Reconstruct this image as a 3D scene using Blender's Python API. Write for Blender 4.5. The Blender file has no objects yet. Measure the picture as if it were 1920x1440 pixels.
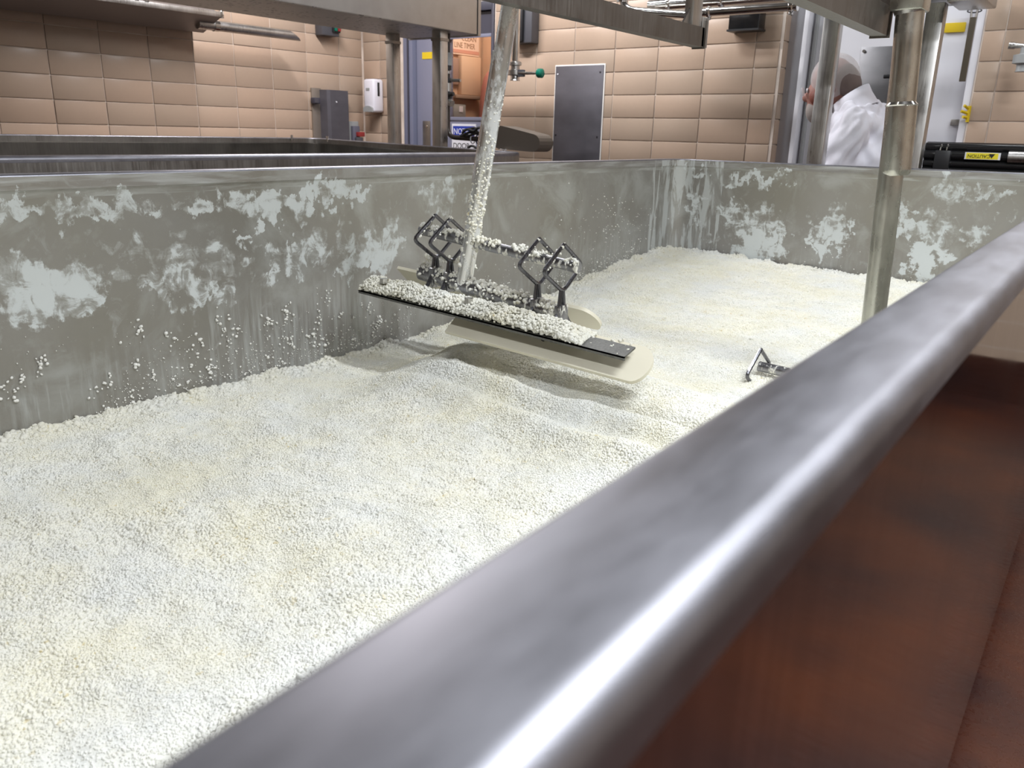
import bpy, bmesh, math, random
import numpy as np
from mathutils import Vector, Matrix, noise
random.seed(7); rng = np.random.default_rng(7)
S = bpy.context.scene
COL = S.collection
CZ = 1.25                     # camera height; vat rim is 0.10 lower
YAW = -0.0339                 # the tiled room is turned a little against the vat
# ------------------------------------------------------------------ camera
cam_d = bpy.data.cameras.new('camera'); cam = bpy.data.objects.new('camera', cam_d); COL.objects.link(cam)
cam_d.sensor_width = 36; cam_d.lens = 1526.0/1920*36; cam_d.clip_start = 0.01
cam_d.dof.use_dof = True; cam_d.dof.focus_distance = 1.75; cam_d.dof.aperture_fstop = 10
def _rot(yaw, pit, rol):
    f = Vector((math.cos(pit)*math.cos(yaw), math.cos(pit)*math.sin(yaw), -math.sin(pit)))
    r = Vector((math.sin(yaw), -math.cos(yaw), 0)); u = r.cross(f); c, s = math.cos(rol), math.sin(rol)
    return c*r+s*u, -s*r+c*u, f
r_, u_, f_ = _rot(0.6642-0.0339, 0.2997, 0.0244)
cam.matrix_world = Matrix(((r_.x, u_.x, -f_.x, 0), (r_.y, u_.y, -f_.y, 0), (r_.z, u_.z, -f_.z, CZ), (0, 0, 0, 1)))
S.camera = cam
# ------------------------------------------------------------------ world, lights, exposure
w = bpy.data.worlds.new('world'); S.world = w; w.use_nodes = True
w.node_tree.nodes['Background'].inputs[0].default_value = (0.9, 0.92, 1, 1)
w.node_tree.nodes['Background'].inputs[1].default_value = 0.25
S.view_settings.view_transform = 'Standard'; S.view_settings.look = 'None'
S.view_settings.gamma = 1; S.view_settings.use_curve_mapping = False
S.view_settings.exposure = 0.0
def area(name, loc, sx, sy, power, rotz=0, color=(1, 0.965, 0.94)):
    l = bpy.data.lights.new(name, 'AREA'); l.shape = 'RECTANGLE'; l.size = sx; l.size_y = sy
    l.energy = power; l.color = color
    o = bpy.data.objects.new(name, l); COL.objects.link(o)
    o.location = (loc[0], loc[1], loc[2]+CZ); o.rotation_euler = (0, 0, rotz); o['kind'] = 'helper'
    return o
COOL = (0.93, 0.965, 1.0)
area('ceiling_lamp', (1.62, -0.45, 1.74), 0.16, 1.3, 66, 0, COOL)
area('ceiling_lamp', (0.0, -0.45, 1.74), 0.16, 1.3, 52, 0, COOL)
area('ceiling_lamp', (3.3, -0.45, 1.74), 0.16, 1.3, 20, 0, COOL)
area('ceiling_lamp', (1.3, -1.5, 1.74), 4.0, 0.12, 8, 0, COOL)
area('ceiling_lamp', (3.36, 3.75, 1.74), 0.10, 1.2, 78, YAW, (1.0, 0.955, 0.965))
area('ceiling_lamp', (3.75, 2.65, 1.74), 0.25, 0.7, 30, 0, COOL)
area('ceiling_lamp', (4.0, 0.35, 1.74), 0.25, 0.8, 11, 0, COOL)
area('ceiling_lamp', (0.9, 4.3, 1.74), 1.2, 0.2, 22, 0, COOL)

# ------------------------------------------------------------------ materials
def mat(name, col=(0.5, 0.5, 0.5), rough=0.5, metal=0.0, spec=0.5):
    m = bpy.data.materials.new(name); m.use_nodes = True
    b = m.node_tree.nodes['Principled BSDF']
    b.inputs['Base Color'].default_value = (*col, 1); b.inputs['Roughness'].default_value = rough
    b.inputs['Metallic'].default_value = metal; b.inputs['Specular IOR Level'].default_value = spec
    return m
class NT:
    def __init__(s, m): s.m = m; s.t = m.node_tree; s.b = s.t.nodes['Principled BSDF']
    def n(s, ty, **kw):
        nd = s.t.nodes.new(ty)
        for k, v in kw.items(): setattr(nd, k, v)
        return nd
    def l(s, a, b): s.t.links.new(a, b)
    def coord(s, which='Object', scale=(1, 1, 1), rot=(0, 0, 0), loc=(0, 0, 0)):
        tc = s.n('ShaderNodeTexCoord'); mp = s.n('ShaderNodeMapping')
        mp.inputs['Scale'].default_value = scale; mp.inputs['Rotation'].default_value = rot; mp.inputs['Location'].default_value = loc
        s.l(tc.outputs[which], mp.inputs[0]); return mp.outputs[0]
    def pos(s, scale=(1, 1, 1), loc=(0, 0, 0)):
        g = s.n('ShaderNodeNewGeometry'); mp = s.n('ShaderNodeMapping')
        mp.inputs['Scale'].default_value = scale; mp.inputs['Location'].default_value = loc
        s.l(g.outputs['Position'], mp.inputs[0]); return mp.outputs[0]
    def noise(s, vec, scale, detail=4, rough=0.55, dist=0.0):
        nd = s.n('ShaderNodeTexNoise'); nd.inputs['Scale'].default_value = scale; nd.inputs['Detail'].default_value = detail
        nd.inputs['Roughness'].default_value = rough; nd.inputs['Distortion'].default_value = dist
        s.l(vec, nd.inputs['Vector']); return nd.outputs['Fac']
    def ramp(s, fac, stops):
        r = s.n('ShaderNodeValToRGB'); e = r.color_ramp.elements
        while len(e) < len(stops): e.new(0.5)
        for el, (p, c) in zip(e, stops):
            el.position = p; el.color = (*c, 1) if isinstance(c, tuple) else (c, c, c, 1)
        s.l(fac, r.inputs[0]); return r.outputs[0]
    def mix(s, fac, a, b):
        mx = s.n('ShaderNodeMix'); mx.data_type = 'RGBA'
        for inp, v in ((mx.inputs['Factor'], fac), (mx.inputs['A'], a), (mx.inputs['B'], b)):
            if hasattr(v, 'links'): s.l(v, inp)
            elif isinstance(v, tuple): inp.default_value = (*v, 1)
            else: inp.default_value = v
        return mx.outputs['Result']
    def math(s, op, a, b=None, clamp=False):
        nd = s.n('ShaderNodeMath', operation=op); nd.use_clamp = clamp
        for i, v in enumerate((a, b)):
            if v is None: continue
            if hasattr(v, 'links'): s.l(v, nd.inputs[i])
            else: nd.inputs[i].default_value = v
        return nd.outputs[0]
    def bump(s, h, strength=0.2, dist=0.005):
        bp = s.n('ShaderNodeBump'); bp.inputs['Strength'].default_value = strength; bp.inputs['Distance'].default_value = dist
        s.l(h, bp.inputs['Height']); s.l(bp.outputs[0], s.b.inputs['Normal'])
def steel(name, col=(0.55, 0.545, 0.53), rough=0.32, scale=(30, 30, 1.5), var=0.25, rvar=0.12):
    m = mat(name, col, rough, 1.0); t = NT(m)
    f = t.noise(t.coord('Object', scale), 6, 5); f2 = t.noise(t.coord('Object'), 9, 5)
    k = t.math('MULTIPLY', t.math('ADD', f, f2), 0.5)
    lo = tuple(c*(1-var) for c in col); hi = tuple(min(1, c*(1+var)) for c in col)
    t.l(t.ramp(k, [(0.3, lo), (0.7, hi)]), t.b.inputs['Base Color'])
    t.l(t.ramp(k, [(0.3, max(0.02, rough-rvar)), (0.7, rough+rvar)]), t.b.inputs['Roughness'])
    return m
M = {}
M['steel'] = steel('brushed_steel', (0.50, 0.49, 0.475), 0.34)
M['steel_dark'] = steel('dull_dark_steel', (0.34, 0.325, 0.305), 0.42)
M['chrome'] = steel('polished_steel', (0.70, 0.69, 0.67), 0.13, (2, 2, 2), 0.08, 0.05)
M['pipe'] = steel('warm_steel_pipe', (0.56, 0.56, 0.51), 0.27, (6, 6, 3), 0.22, 0.1)
M['rim'] = steel('satin_rim_steel', (0.275, 0.275, 0.305), 0.42, (4, 16, 16), 0.22, 0.05)
M['plate'] = steel('blue_grey_plate_steel', (0.105, 0.10, 0.115), 0.5, (1, 1, 3), 0.18, 0.08); M['plate'].node_tree.nodes['Principled BSDF'].inputs['Metallic'].default_value = 0.35
M['rail'] = steel('shade_darkened_rail_steel', (0.20, 0.185, 0.17), 0.45)  # base colour darkened to carry the low light on the rail fronts
M['black'] = mat('black_plastic', (0.018, 0.018, 0.02), 0.4)
M['rubber'] = mat('black_rubber', (0.025, 0.023, 0.022), 0.6)
M['black_gloss'] = mat('black_glossy_paint', (0.012, 0.012, 0.013), 0.18)
M['white_plastic'] = mat('white_plastic', (0.78, 0.77, 0.84), 0.35)
M['grey_plastic'] = mat('grey_plastic', (0.33, 0.34, 0.34), 0.45)
M['dark_grey'] = mat('dark_grey_paint', (0.075, 0.075, 0.085), 0.45)
M['board'] = mat('cream_plastic_board', (0.78, 0.74, 0.60), 0.45)
M['green'] = mat('green_knob_plastic', (0.0, 0.16, 0.105), 0.35)
M['red'] = mat('red_plastic', (0.28, 0.03, 0.03), 0.4)
M['yellow'] = mat('yellow_plastic', (0.72, 0.52, 0.02), 0.4)
M['label_yellow'] = mat('yellow_label_print', (0.85, 0.72, 0.03), 0.5)
M['white_paint'] = mat('white_paint', (0.72, 0.72, 0.76), 0.35)
M['caulk'] = mat('white_caulk', (0.75, 0.73, 0.70), 0.6)
M['door_blue'] = mat('blue_grey_door_paint', (0.20, 0.205, 0.275), 0.4)
M['frame_blue'] = mat('blue_grey_frame_paint', (0.155, 0.165, 0.235), 0.4)
M['dark_frame'] = mat('dark_frame_paint', (0.05, 0.05, 0.07), 0.4)
M['blue_print'] = mat('blue_sign_print', (0.02, 0.05, 0.38), 0.4)
M['sign_white'] = mat('white_sign_print', (0.8, 0.8, 0.85), 0.4)
M['black_print'] = mat('black_lettering', (0.02, 0.02, 0.02), 0.5)
M['faded_print'] = mat('faded_brown_lettering', (0.30, 0.17, 0.10), 0.5)
M['ceiling'] = mat('ceiling_paint', (0.26, 0.26, 0.27), 0.8)
M['skin'] = mat('reddish_skin', (0.36, 0.17, 0.14), 0.6)
M['beard'] = mat('grey_beard_hair', (0.33, 0.29, 0.27), 0.8)
M['hair'] = mat('dark_grey_hair', (0.20, 0.155, 0.145), 0.8)
M['coat'] = mat('white_coat_cloth', (0.80, 0.795, 0.87), 0.85)
M['trousers'] = mat('dark_trousers_cloth', (0.05, 0.05, 0.07), 0.8)
M['mask'] = mat('red_brown_face', (0.22, 0.065, 0.045), 0.65)
# hair net: thin veil
m = mat('hairnet_veil', (0.85, 0.82, 0.82), 0.5); m.node_tree.nodes['Principled BSDF'].inputs['Alpha'].default_value = 0.42; M['net'] = m
# tile glaze
def tile_mat(name, base):
    m = mat(name, base, 0.32, 0, 0.4); t = NT(m)
    oi = t.n('ShaderNodeObjectInfo')
    f = t.noise(t.pos(), 45, 5, 0.7); g = t.noise(t.pos(), 3.0, 2)
    sp = t.noise(t.pos(), 260, 2)
    c1 = t.mix(t.math('MULTIPLY', oi.outputs['Random'], 1.0), tuple(c*0.93 for c in base), (base[0]*1.06, base[1]*1.0, base[2]*0.97))
    c2 = t.mix(t.math('MULTIPLY', t.math('ADD', f, g), 0.28), c1, tuple(c*0.72 for c in base))
    c3 = t.mix(t.ramp(sp, [(0.70, 0.0), (0.78, 0.35)]), c2, tuple(c*0.4 for c in base))
    t.l(c3, t.b.inputs['Base Color']); t.bump(g, 0.1, 0.004)
    return m
M['tile'] = tile_mat('beige_glazed_tile', (0.50, 0.385, 0.295))
M['grout'] = mat('pale_grout', (0.56, 0.46, 0.38), 0.85)
t = NT(M['grout']); t.l(t.ramp(t.noise(t.pos(), 6, 4), [(0.35, (0.50, 0.42, 0.36)), (0.62, (0.72, 0.63, 0.55))]), t.b.inputs['Base Color'])
# far-off, unseen wall areas carry a printed course pattern
def wall_mat():
    m = mat('beige_tiled_wall', (0.5, 0.35, 0.24), 0.35); t = NT(m)
    br = t.n('ShaderNodeTexBrick'); br.offset = 0.0; br.squash = 1
    br.inputs['Color1'].default_value = (0.48, 0.37, 0.28, 1); br.inputs['Color2'].default_value = (0.52, 0.40, 0.305, 1)
    br.inputs['Mortar'].default_value = (0.56, 0.46, 0.38, 1); br.inputs['Scale'].default_value = 1
    br.inputs['Mortar Size'].default_value = 0.004; br.inputs['Brick Width'].default_value = 0.307; br.inputs['Row Height'].default_value = 0.1355
    g = t.n('ShaderNodeTexCoord'); sx = t.n('ShaderNodeSeparateXYZ'); t.l(g.outputs['Object'], sx.inputs[0])
    cx = t.n('ShaderNodeCombineXYZ'); t.l(t.math('ADD', sx.outputs[0], sx.outputs[1]), cx.inputs[0]); t.l(sx.outputs[2], cx.inputs[1])
    t.l(cx.outputs[0], br.inputs['Vector']); t.l(br.outputs['Color'], t.b.inputs['Base Color'])
    return m
M['wall'] = wall_mat()
def floor_mat():
    m = mat('red_floor_coating', (0.22, 0.05, 0.028), 0.22); t = NT(m)
    f = t.noise(t.pos(), 1.6, 5, 0.6); s2 = t.noise(t.pos(), 60, 3)
    t.l(t.ramp(f, [(0.35, (0.025, 0.010, 0.011)), (0.68, (0.10, 0.026, 0.009))]), t.b.inputs['Base Color'])
    t.l(t.ramp(s2, [(0.3, 0.2), (0.7, 0.4)]), t.b.inputs['Roughness']); return m
M['floor'] = floor_mat()
# milk-filmed vat steel: blotches of dried milk with shapes of their own
def vat_mat():
    m = mat('milk_filmed_vat_steel', (0.4, 0.39, 0.37), 0.45, 0.55); t = NT(m)
    P = t.n('ShaderNodeNewGeometry').outputs['Position']
    sp = t.n('ShaderNodeSeparateXYZ'); t.l(P, sp.inputs[0]); X, Y, Z = sp.outputs
    nb = t.noise(t.pos((1, 1, 1.0)), 5.0, 7, 0.62, 0.6)
    nf = t.noise(t.pos((1, 1, 0.8)), 26, 6, 0.65, 0.8)
    ns = t.noise(t.pos((9, 9, 0.8)), 8, 5, 0.6)        # vertical runs
    nh = t.noise(t.pos((0.8, 0.8, 9)), 5, 5, 0.6, 0.4)  # horizontal wipes
    # patches: (axis, centre along wall, centre z, half width, half height, strength)
    far = [(0.75, -0.325, 0.096, 0.061, 1.15), (0.82, -0.361, 0.058, 0.038, 1.1), (0.7, -0.302, 0.036, 0.047, 1.0), (1.05, -0.324, 0.086, 0.07, 0.62), (1.01, -0.369, 0.044, 0.028, 0.8), (1.1, -0.382, 0.042, 0.024, 0.8), (0.92, -0.286, 0.081, 0.026, 0.45), (0.83, -0.168, 0.089, 0.018, 1.0), (0.73, -0.168, 0.044, 0.014, 0.9), (0.95, -0.185, 0.05, 0.012, 1.0), (1.09, -0.177, 0.076, 0.013, 0.85), (1.24, -0.193, 0.04, 0.034, 0.75), (1.26, -0.248, 0.019, 0.03, 1.0), (1.35, -0.184, 0.075, 0.028, 0.75), (1.45, -0.199, 0.054, 0.023, 0.7), (1.56, -0.163, 0.087, 0.009, 0.9), (1.4, -0.322, 0.12, 0.048, 0.5), (1.64, -0.358, 0.087, 0.044, 1.05), (1.57, -0.3, 0.06, 0.045, 0.6), (1.74, -0.332, 0.05, 0.06, 0.7), (2.0, -0.198, 0.097, 0.063, 0.45), (1.18, -0.353, 0.045, 0.059, 0.35)]
    end = [(1.62, -0.313, 0.045, 0.051, 0.8), (1.46, -0.302, 0.03, 0.028, 0.6), (1.4, -0.333, 0.037, 0.026, 0.9), (1.37, -0.373, 0.104, 0.064, 0.65), (1.27, -0.337, 0.043, 0.063, 0.65), (1.31, -0.454, 0.096, 0.064, 1.25), (1.24, -0.527, 0.051, 0.057, 1.2), (1.36, -0.525, 0.06, 0.051, 0.8), (1.51, -0.459, 0.039, 0.032, 1.0), (1.2, -0.402, 0.035, 0.042, 0.7), (1.01, -0.344, 0.053, 0.047, 0.95), (1.05, -0.415, 0.016, 0.048, 1.0), (0.98, -0.429, 0.037, 0.043, 1.0), (0.93, -0.351, 0.018, 0.021, 1.0), (0.97, -0.281, 0.026, 0.026, 0.5), (1.33, -0.174, 0.13, 0.007, 1.0), (1.65, -0.14, 0.08, 0.011, 0.9), (0.71, -0.294, 0.03, 0.051, 0.95), (0.61, -0.451, 0.058, 0.076, 1.3), (0.58, -0.365, 0.057, 0.113, 0.6), (0.56, -0.178, 0.061, 0.06, 0.6), (0.66, -0.335, 0.047, 0.031, 0.8), (0.47, -0.173, 0.027, 0.017, 0.9), (0.4, -0.178, 0.053, 0.007, 0.9), (0.35, -0.242, 0.019, 0.014, 0.8), (0.44, -0.353, 0.03, 0.043, 0.6)]
    wa = t.math('MULTIPLY', t.math('SUBTRACT', t.noise(t.pos((1, 1, 1), (3, 1, 7)), 16, 5, 0.62), 0.5), 0.34)
    wz = t.math('MULTIPLY', t.math('SUBTRACT', t.noise(t.pos((1, 1, 0.7), (9, 4, 2)), 16, 5, 0.62), 0.5), 0.26)
    ZW = t.math('ADD', Z, wz)
    def patches(A, lst):
        acc = None; A = t.math('ADD', A, wa)
        for c, z, rx, rz, st in lst:
            dx = t.math('MULTIPLY', t.math('SUBTRACT', A, c), 1/rx); dz = t.math('MULTIPLY', t.math('SUBTRACT', ZW, z+CZ), 1/max(rz, 0.018))
            d = t.math('ADD', t.math('MULTIPLY', dx, dx), t.math('MULTIPLY', dz, dz))
            g = t.math('MULTIPLY', t.math('SUBTRACT', 1.75, d, True), st)
            acc = g if acc is None else t.math('MAXIMUM', acc, g)
        return acc
    isfar = t.math('GREATER_THAN', Y, 1.55); isend = t.math('GREATER_THAN', X, 3.55)
    pf = t.math('MULTIPLY', patches(X, far), isfar); pe = t.math('MULTIPLY', patches(Y, end), isend)
    pm = t.math('MAXIMUM', pf, pe)
    nn = t.math('ADD', t.math('MULTIPLY', nb, 0.65), t.math('MULTIPLY', nf, 0.55))          # ~0.6 mean
    nn = t.math('ADD', nn, t.math('MULTIPLY', t.math('SUBTRACT', nh, 0.5), 0.5))
    nz = t.math('ADD', t.math('ADD', t.math('MULTIPLY', t.math('SUBTRACT', nb, 0.5), 2.4), t.math('MULTIPLY', t.math('SUBTRACT', nf, 0.5), 2.7)), t.math('MULTIPLY', t.math('SUBTRACT', nh, 0.5), 0.9))
    k = t.math('ADD', t.math('MULTIPLY', pm, 0.72), nz)
    white = t.math('MULTIPLY', t.ramp(k, [(0.45, 0.0), (0.54, 0.7), (0.75, 1.0)]), t.math('MULTIPLY', pm, 5.0, True))
    haze = t.math('MULTIPLY', t.ramp(k, [(0.12, 0.0), (0.50, 0.42)]), t.math('MULTIPLY', pm, 3.0, True))
    white = t.math('MAXIMUM', white, haze)
    ns2 = t.noise(t.pos((3.5, 3.5, 0.5)), 8, 5, 0.62, 0.5)
    # rounded corner runs
    cor = t.math('MULTIPLY', t.math('GREATER_THAN', X, 3.42), t.math('GREATER_THAN', Y, 1.50))
    runs = t.math('MULTIPLY', t.ramp(ns2, [(0.48, 0.0), (0.54, 0.7)]), cor)
    low = t.math('MULTIPLY', t.math('SUBTRACT', CZ-0.40, Z), 7.0, True)                        # runs near the curd line
    lowr = t.math('MULTIPLY', t.math('MULTIPLY', t.ramp(ns, [(0.45, 0.0), (0.70, 0.55)]), low), t.ramp(nb, [(0.42, 0.0), (0.6, 1.0)]))
    zone = t.math('MAXIMUM', t.math('MULTIPLY', t.math('GREATER_THAN', X, 1.12), t.math('LESS_THAN', X, 1.66)), t.math('GREATER_THAN', X, 2.55))
    zr = t.math('MULTIPLY', t.math('MULTIPLY', zone, t.math('MULTIPLY', t.math('SUBTRACT', CZ-0.36, Z), 9.0, True)), t.ramp(ns, [(0.42, 0.0), (0.66, 0.42)]))
    lowr = t.math('MAXIMUM', lowr, t.math('MULTIPLY', zr, isfar))
    lip = t.math('MULTIPLY', t.math('GREATER_THAN', Z, CZ-0.148), t.ramp(nh, [(0.45, 0.0), (0.68, 0.55)]))
    film = t.math('MAXIMUM', t.math('MAXIMUM', runs, lowr), lip)
    film = t.math('MAXIMUM', film, t.ramp(nf, [(0.58, 0.0), (0.75, 0.35)])); film = t.math('MAXIMUM', film, t.ramp(nb, [(0.50, 0.0), (0.66, 0.30)]))
    allw = t.math('MAXIMUM', white, film, True)
    base = t.ramp(t.noise(t.pos(), 2.2, 4, 0.5), [(0.35, (0.33, 0.315, 0.28)), (0.65, (0.385, 0.375, 0.36))])
    t.l(t.mix(allw, base, (0.66, 0.70, 0.70)), t.b.inputs['Base Color'])
    t.l(t.math('SUBTRACT', 0.62, t.math('MULTIPLY', allw, 0.6), True), t.b.inputs['Metallic'])
    t.l(t.ramp(nf, [(0.3, 0.36), (0.7, 0.52)]), t.b.inputs['Roughness'])
    t.bump(allw, 0.25, 0.002)
    return m
M['vat'] = vat_mat()
def jacket_mat():
    m = mat('polished_jacket_steel', (0.50, 0.48, 0.48), 0.1, 1.0); t = NT(m)
    f = t.noise(t.coord('Object', (30, 30, 0.6)), 5, 5); g = t.noise(t.coord('Object'), 3, 4)
    t.l(t.ramp(f, [(0.35, (0.34, 0.33, 0.33)), (0.65, (0.46, 0.44, 0.44))]), t.b.inputs['Base Color'])
    t.l(t.ramp(g, [(0.3, 0.06), (0.7, 0.17)]), t.b.inputs['Roughness']); t.bump(g, 0.04, 0.01); return m
M['jacket'] = jacket_mat()
def curd_mat(name, tint=1.0):
    m = mat(name, (0.82, 0.80, 0.68), 0.55, 0, 0.35); t = NT(m)
    big = t.noise(t.pos(), 5.0, 4, 0.6); mid = t.noise(t.pos(), 28, 4, 0.6); fine = t.noise(t.pos(), 170, 4, 0.7); oi = t.n('ShaderNodeObjectInfo')
    c = t.mix(t.ramp(big, [(0.35, 0.0), (0.65, 1.0)]), (0.755, 0.76, 0.725), (0.79, 0.765, 0.635))
    c = t.mix(t.math('MULTIPLY', oi.outputs['Random'], 0.35), c, (0.83, 0.825, 0.78))
    c = t.mix(t.ramp(mid, [(0.62, 0.0), (0.80, 0.35)]), c, (0.68, 0.60, 0.36))
    c = t.mix(t.ramp(fine, [(0.30, 0.25), (0.46, 0.0)]), c, (0.70, 0.65, 0.48))
    sp = t.noise(t.pos(), 75, 3, 0.6)
    c = t.mix(t.math('MULTIPLY', t.ramp(sp, [(0.64, 0.0), (0.70, 0.75)]), t.ramp(big, [(0.40, 0.1), (0.62, 1.0)])), c, (0.60, 0.49, 0.22))
    t.l(c, t.b.inputs['Base Color'])
    b = t.b; b.inputs['Subsurface Weight'].default_value = 0.0
    t.bump(t.math('ADD', fine, t.math('MULTIPLY', mid, 1.5)), 0.35, 0.004)
    return m
M['curd'] = curd_mat('fresh_curd')
M['fleck'] = mat('white_curd_fleck', (0.90, 0.895, 0.85), 0.5)
M['coated'] = steel('curd_streaked_steel', (0.30, 0.30, 0.32), 0.35)
t = NT(M['coated']); k = t.noise(t.pos((1, 1, 0.5)), 55, 4, 0.65)
old = t.b.inputs['Base Color'].links[0].from_socket; f = t.ramp(k, [(0.53, 0.0), (0.60, 1.0)])
t.l(t.mix(f, old, (0.80, 0.79, 0.72)), t.b.inputs['Base Color']); t.l(t.math('SUBTRACT', 1.0, f), t.b.inputs['Metallic'])
M['strap'] = steel('dark_wet_strap_steel', (0.15, 0.15, 0.165), 0.3)
M['shaft'] = steel('milky_shaft_steel', (0.76, 0.76, 0.76), 0.22, (8, 8, 1.5), 0.2, 0.1)
t = NT(M['shaft']); k = t.noise(t.coord('Object', (1, 1, 0.5)), 24, 5, 0.7)
old = t.b.inputs['Base Color'].links[0].from_socket; f = t.ramp(k, [(0.46, 0.0), (0.60, 0.75)])
t.l(t.mix(f, old, (0.70, 0.72, 0.72)), t.b.inputs['Base Color']); t.l(t.math('SUBTRACT', 1.0, f), t.b.inputs['Metallic'])
# spotted underside of the bridge housing
M['bridge'] = steel('bridge_steel', (0.40, 0.395, 0.385), 0.36, (2, 2, 2), 0.1, 0.06)
M['spotted'] = steel('droplet_spotted_steel', (0.40, 0.385, 0.36), 0.5)
t = NT(M['spotted']); vo = t.n('ShaderNodeTexVoronoi'); vo.inputs['Scale'].default_value = 32; t.l(t.pos(), vo.inputs['Vector'])
old = t.b.inputs['Base Color'].links[0].from_socket
t.l(t.mix(t.math('MULTIPLY', t.ramp(vo.outputs['Distance'], [(0.24, 1.0), (0.32, 0.0)]), t.ramp(t.noise(t.pos(), 7, 3), [(0.45, 0.0), (0.55, 0.8)])), old, (0.06, 0.055, 0.05)), t.b.inputs['Base Color'])
def glass_mat():
    m = mat('door_glass', (0.95, 0.95, 0.95), 0.03); m.node_tree.nodes['Principled BSDF'].inputs['Transmission Weight'].default_value = 1.0
    m.node_tree.nodes['Principled BSDF'].inputs['IOR'].default_value = 1.05; return m
M['glass'] = glass_mat()

# ------------------------------------------------------------------ helpers
def W(p): return Vector((p[0], p[1], p[2]+CZ))
_c, _s = math.cos(YAW), math.sin(YAW)
def RM(p): return Vector((_c*p[0]-_s*p[1], _s*p[0]+_c*p[1], p[2]+CZ))   # tiled-room axes -> world
def obj(name, bm, m, parent=None, smooth=None, weld=False):
    me = bpy.data.meshes.new(name)
    if weld: bmesh.ops.remove_doubles(bm, verts=bm.verts, dist=1e-5)
    bmesh.ops.recalc_face_normals(bm, faces=bm.faces); bm.to_mesh(me); bm.free()
    o = bpy.data.objects.new(name, me); COL.objects.link(o)
    for mm in (m if isinstance(m, (list, tuple)) else [m]): me.materials.append(mm if not isinstance(mm, str) else M[mm])
    if smooth is not None:
        me.polygons.foreach_set('use_smooth', [True]*len(me.polygons))
        if smooth > 0: me.set_sharp_from_angle(angle=math.radians(smooth))
    if parent is not None:
        o.parent = parent; o.matrix_parent_inverse = parent.matrix_world.inverted()
    return o
def tag(o, label=None, cat=None, group=None, kind=None):
    for k, v in (('label', label), ('category', cat), ('group', group), ('kind', kind)):
        if v: o[k] = v
    return o
def empty(name, loc, label, cat, group=None):
    o = bpy.data.objects.new(name, None); COL.objects.link(o); o.location = loc; o.empty_display_size = 0.1
    o.matrix_world = Matrix.Translation(loc)
    return tag(o, label, cat, group)
def basis(d):
    d = Vector(d).normalized(); a = Vector((0, 0, 1)) if abs(d.z) < 0.9 else Vector((1, 0, 0))
    x = d.cross(a).normalized(); y = d.cross(x).normalized(); return x, y, d
def add_box(bm, lo, hi, X=None, bev=0.0):
    lo = Vector(lo); hi = Vector(hi)
    vs = [bm.verts.new((x, y, z)) for x in (lo.x, hi.x) for y in (lo.y, hi.y) for z in (lo.z, hi.z)]
    fs = [bm.faces.new([vs[i] for i in q]) for q in ((0, 1, 3, 2), (4, 6, 7, 5), (0, 4, 5, 1), (2, 3, 7, 6), (0, 2, 6, 4), (1, 5, 7, 3))]
    if bev > 0:
        es = list({e for f in fs for e in f.edges}); r = bmesh.ops.bevel(bm, geom=es, offset=bev, segments=2, affect='EDGES', profile=0.5)
        vs = list({v for f in r['faces'] for v in f.verts} | {v for v in vs if v.is_valid})
    if X is not None:
        for v in vs: v.co = X(v.co)
    return vs
def bx(name, lo, hi, m, parent=None, X=W, bev=0.0):
    bm = bmesh.new(); add_box(bm, lo, hi, X, bev); return obj(name, bm, m, parent, 40 if bev else None)
def add_tube(bm, pts, rad, seg=14, caps=True):
    pts = [Vector(p) for p in pts]; n = len(pts)
    rad = list(rad) if isinstance(rad, (list, tuple)) else [rad]*n
    rings = []; x = None
    for i, p in enumerate(pts):
        d = (pts[min(i+1, n-1)]-pts[max(i-1, 0)]).normalized()
        if x is None: x, y, _ = basis(d)
        else:
            x = (x-d*x.dot(d)).normalized(); y = d.cross(x)
        rings.append([bm.verts.new(p+rad[i]*(math.cos(a)*x+math.sin(a)*y)) for a in [2*math.pi*k/seg for k in range(seg)]])
    for a, b in zip(rings, rings[1:]):
        for k in range(seg): bm.faces.new((a[k], a[(k+1) % seg], b[(k+1) % seg], b[k]))
    if caps:
        bm.faces.new(rings[0]); bm.faces.new(rings[-1])
def tube(name, pts, rad, m, parent=None, X=W, seg=14, smooth=45):
    bm = bmesh.new(); add_tube(bm, [X(p) for p in pts], rad, seg); return obj(name, bm, m, parent, smooth)
def fillet(pts, r, n=5):
    pts = [Vector(p) for p in pts]; out = [pts[0]]
    for a, b, c in zip(pts, pts[1:], pts[2:]):
        u = (a-b); v = (c-b); k = min(r, u.length*0.45, v.length*0.45); p = b+u.normalized()*k; q = b+v.normalized()*k
        for i in range(n+1):
            s = i/n; out.append((1-s)**2*p+2*s*(1-s)*b+s*s*q)
    out.append(pts[-1]); return out
def add_prism(bm, poly, axis_vec, X=None):
    a = [bm.verts.new(X(p) if X else p) for p in poly]; b = [bm.verts.new(X(Vector(p)+Vector(axis_vec)) if X else Vector(p)+Vector(axis_vec)) for p in poly]
    bm.faces.new(a); bm.faces.new(b[::-1]); n = len(a)
    for i in range(n): bm.faces.new((a[i], a[(i+1) % n], b[(i+1) % n], b[i]))
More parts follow.
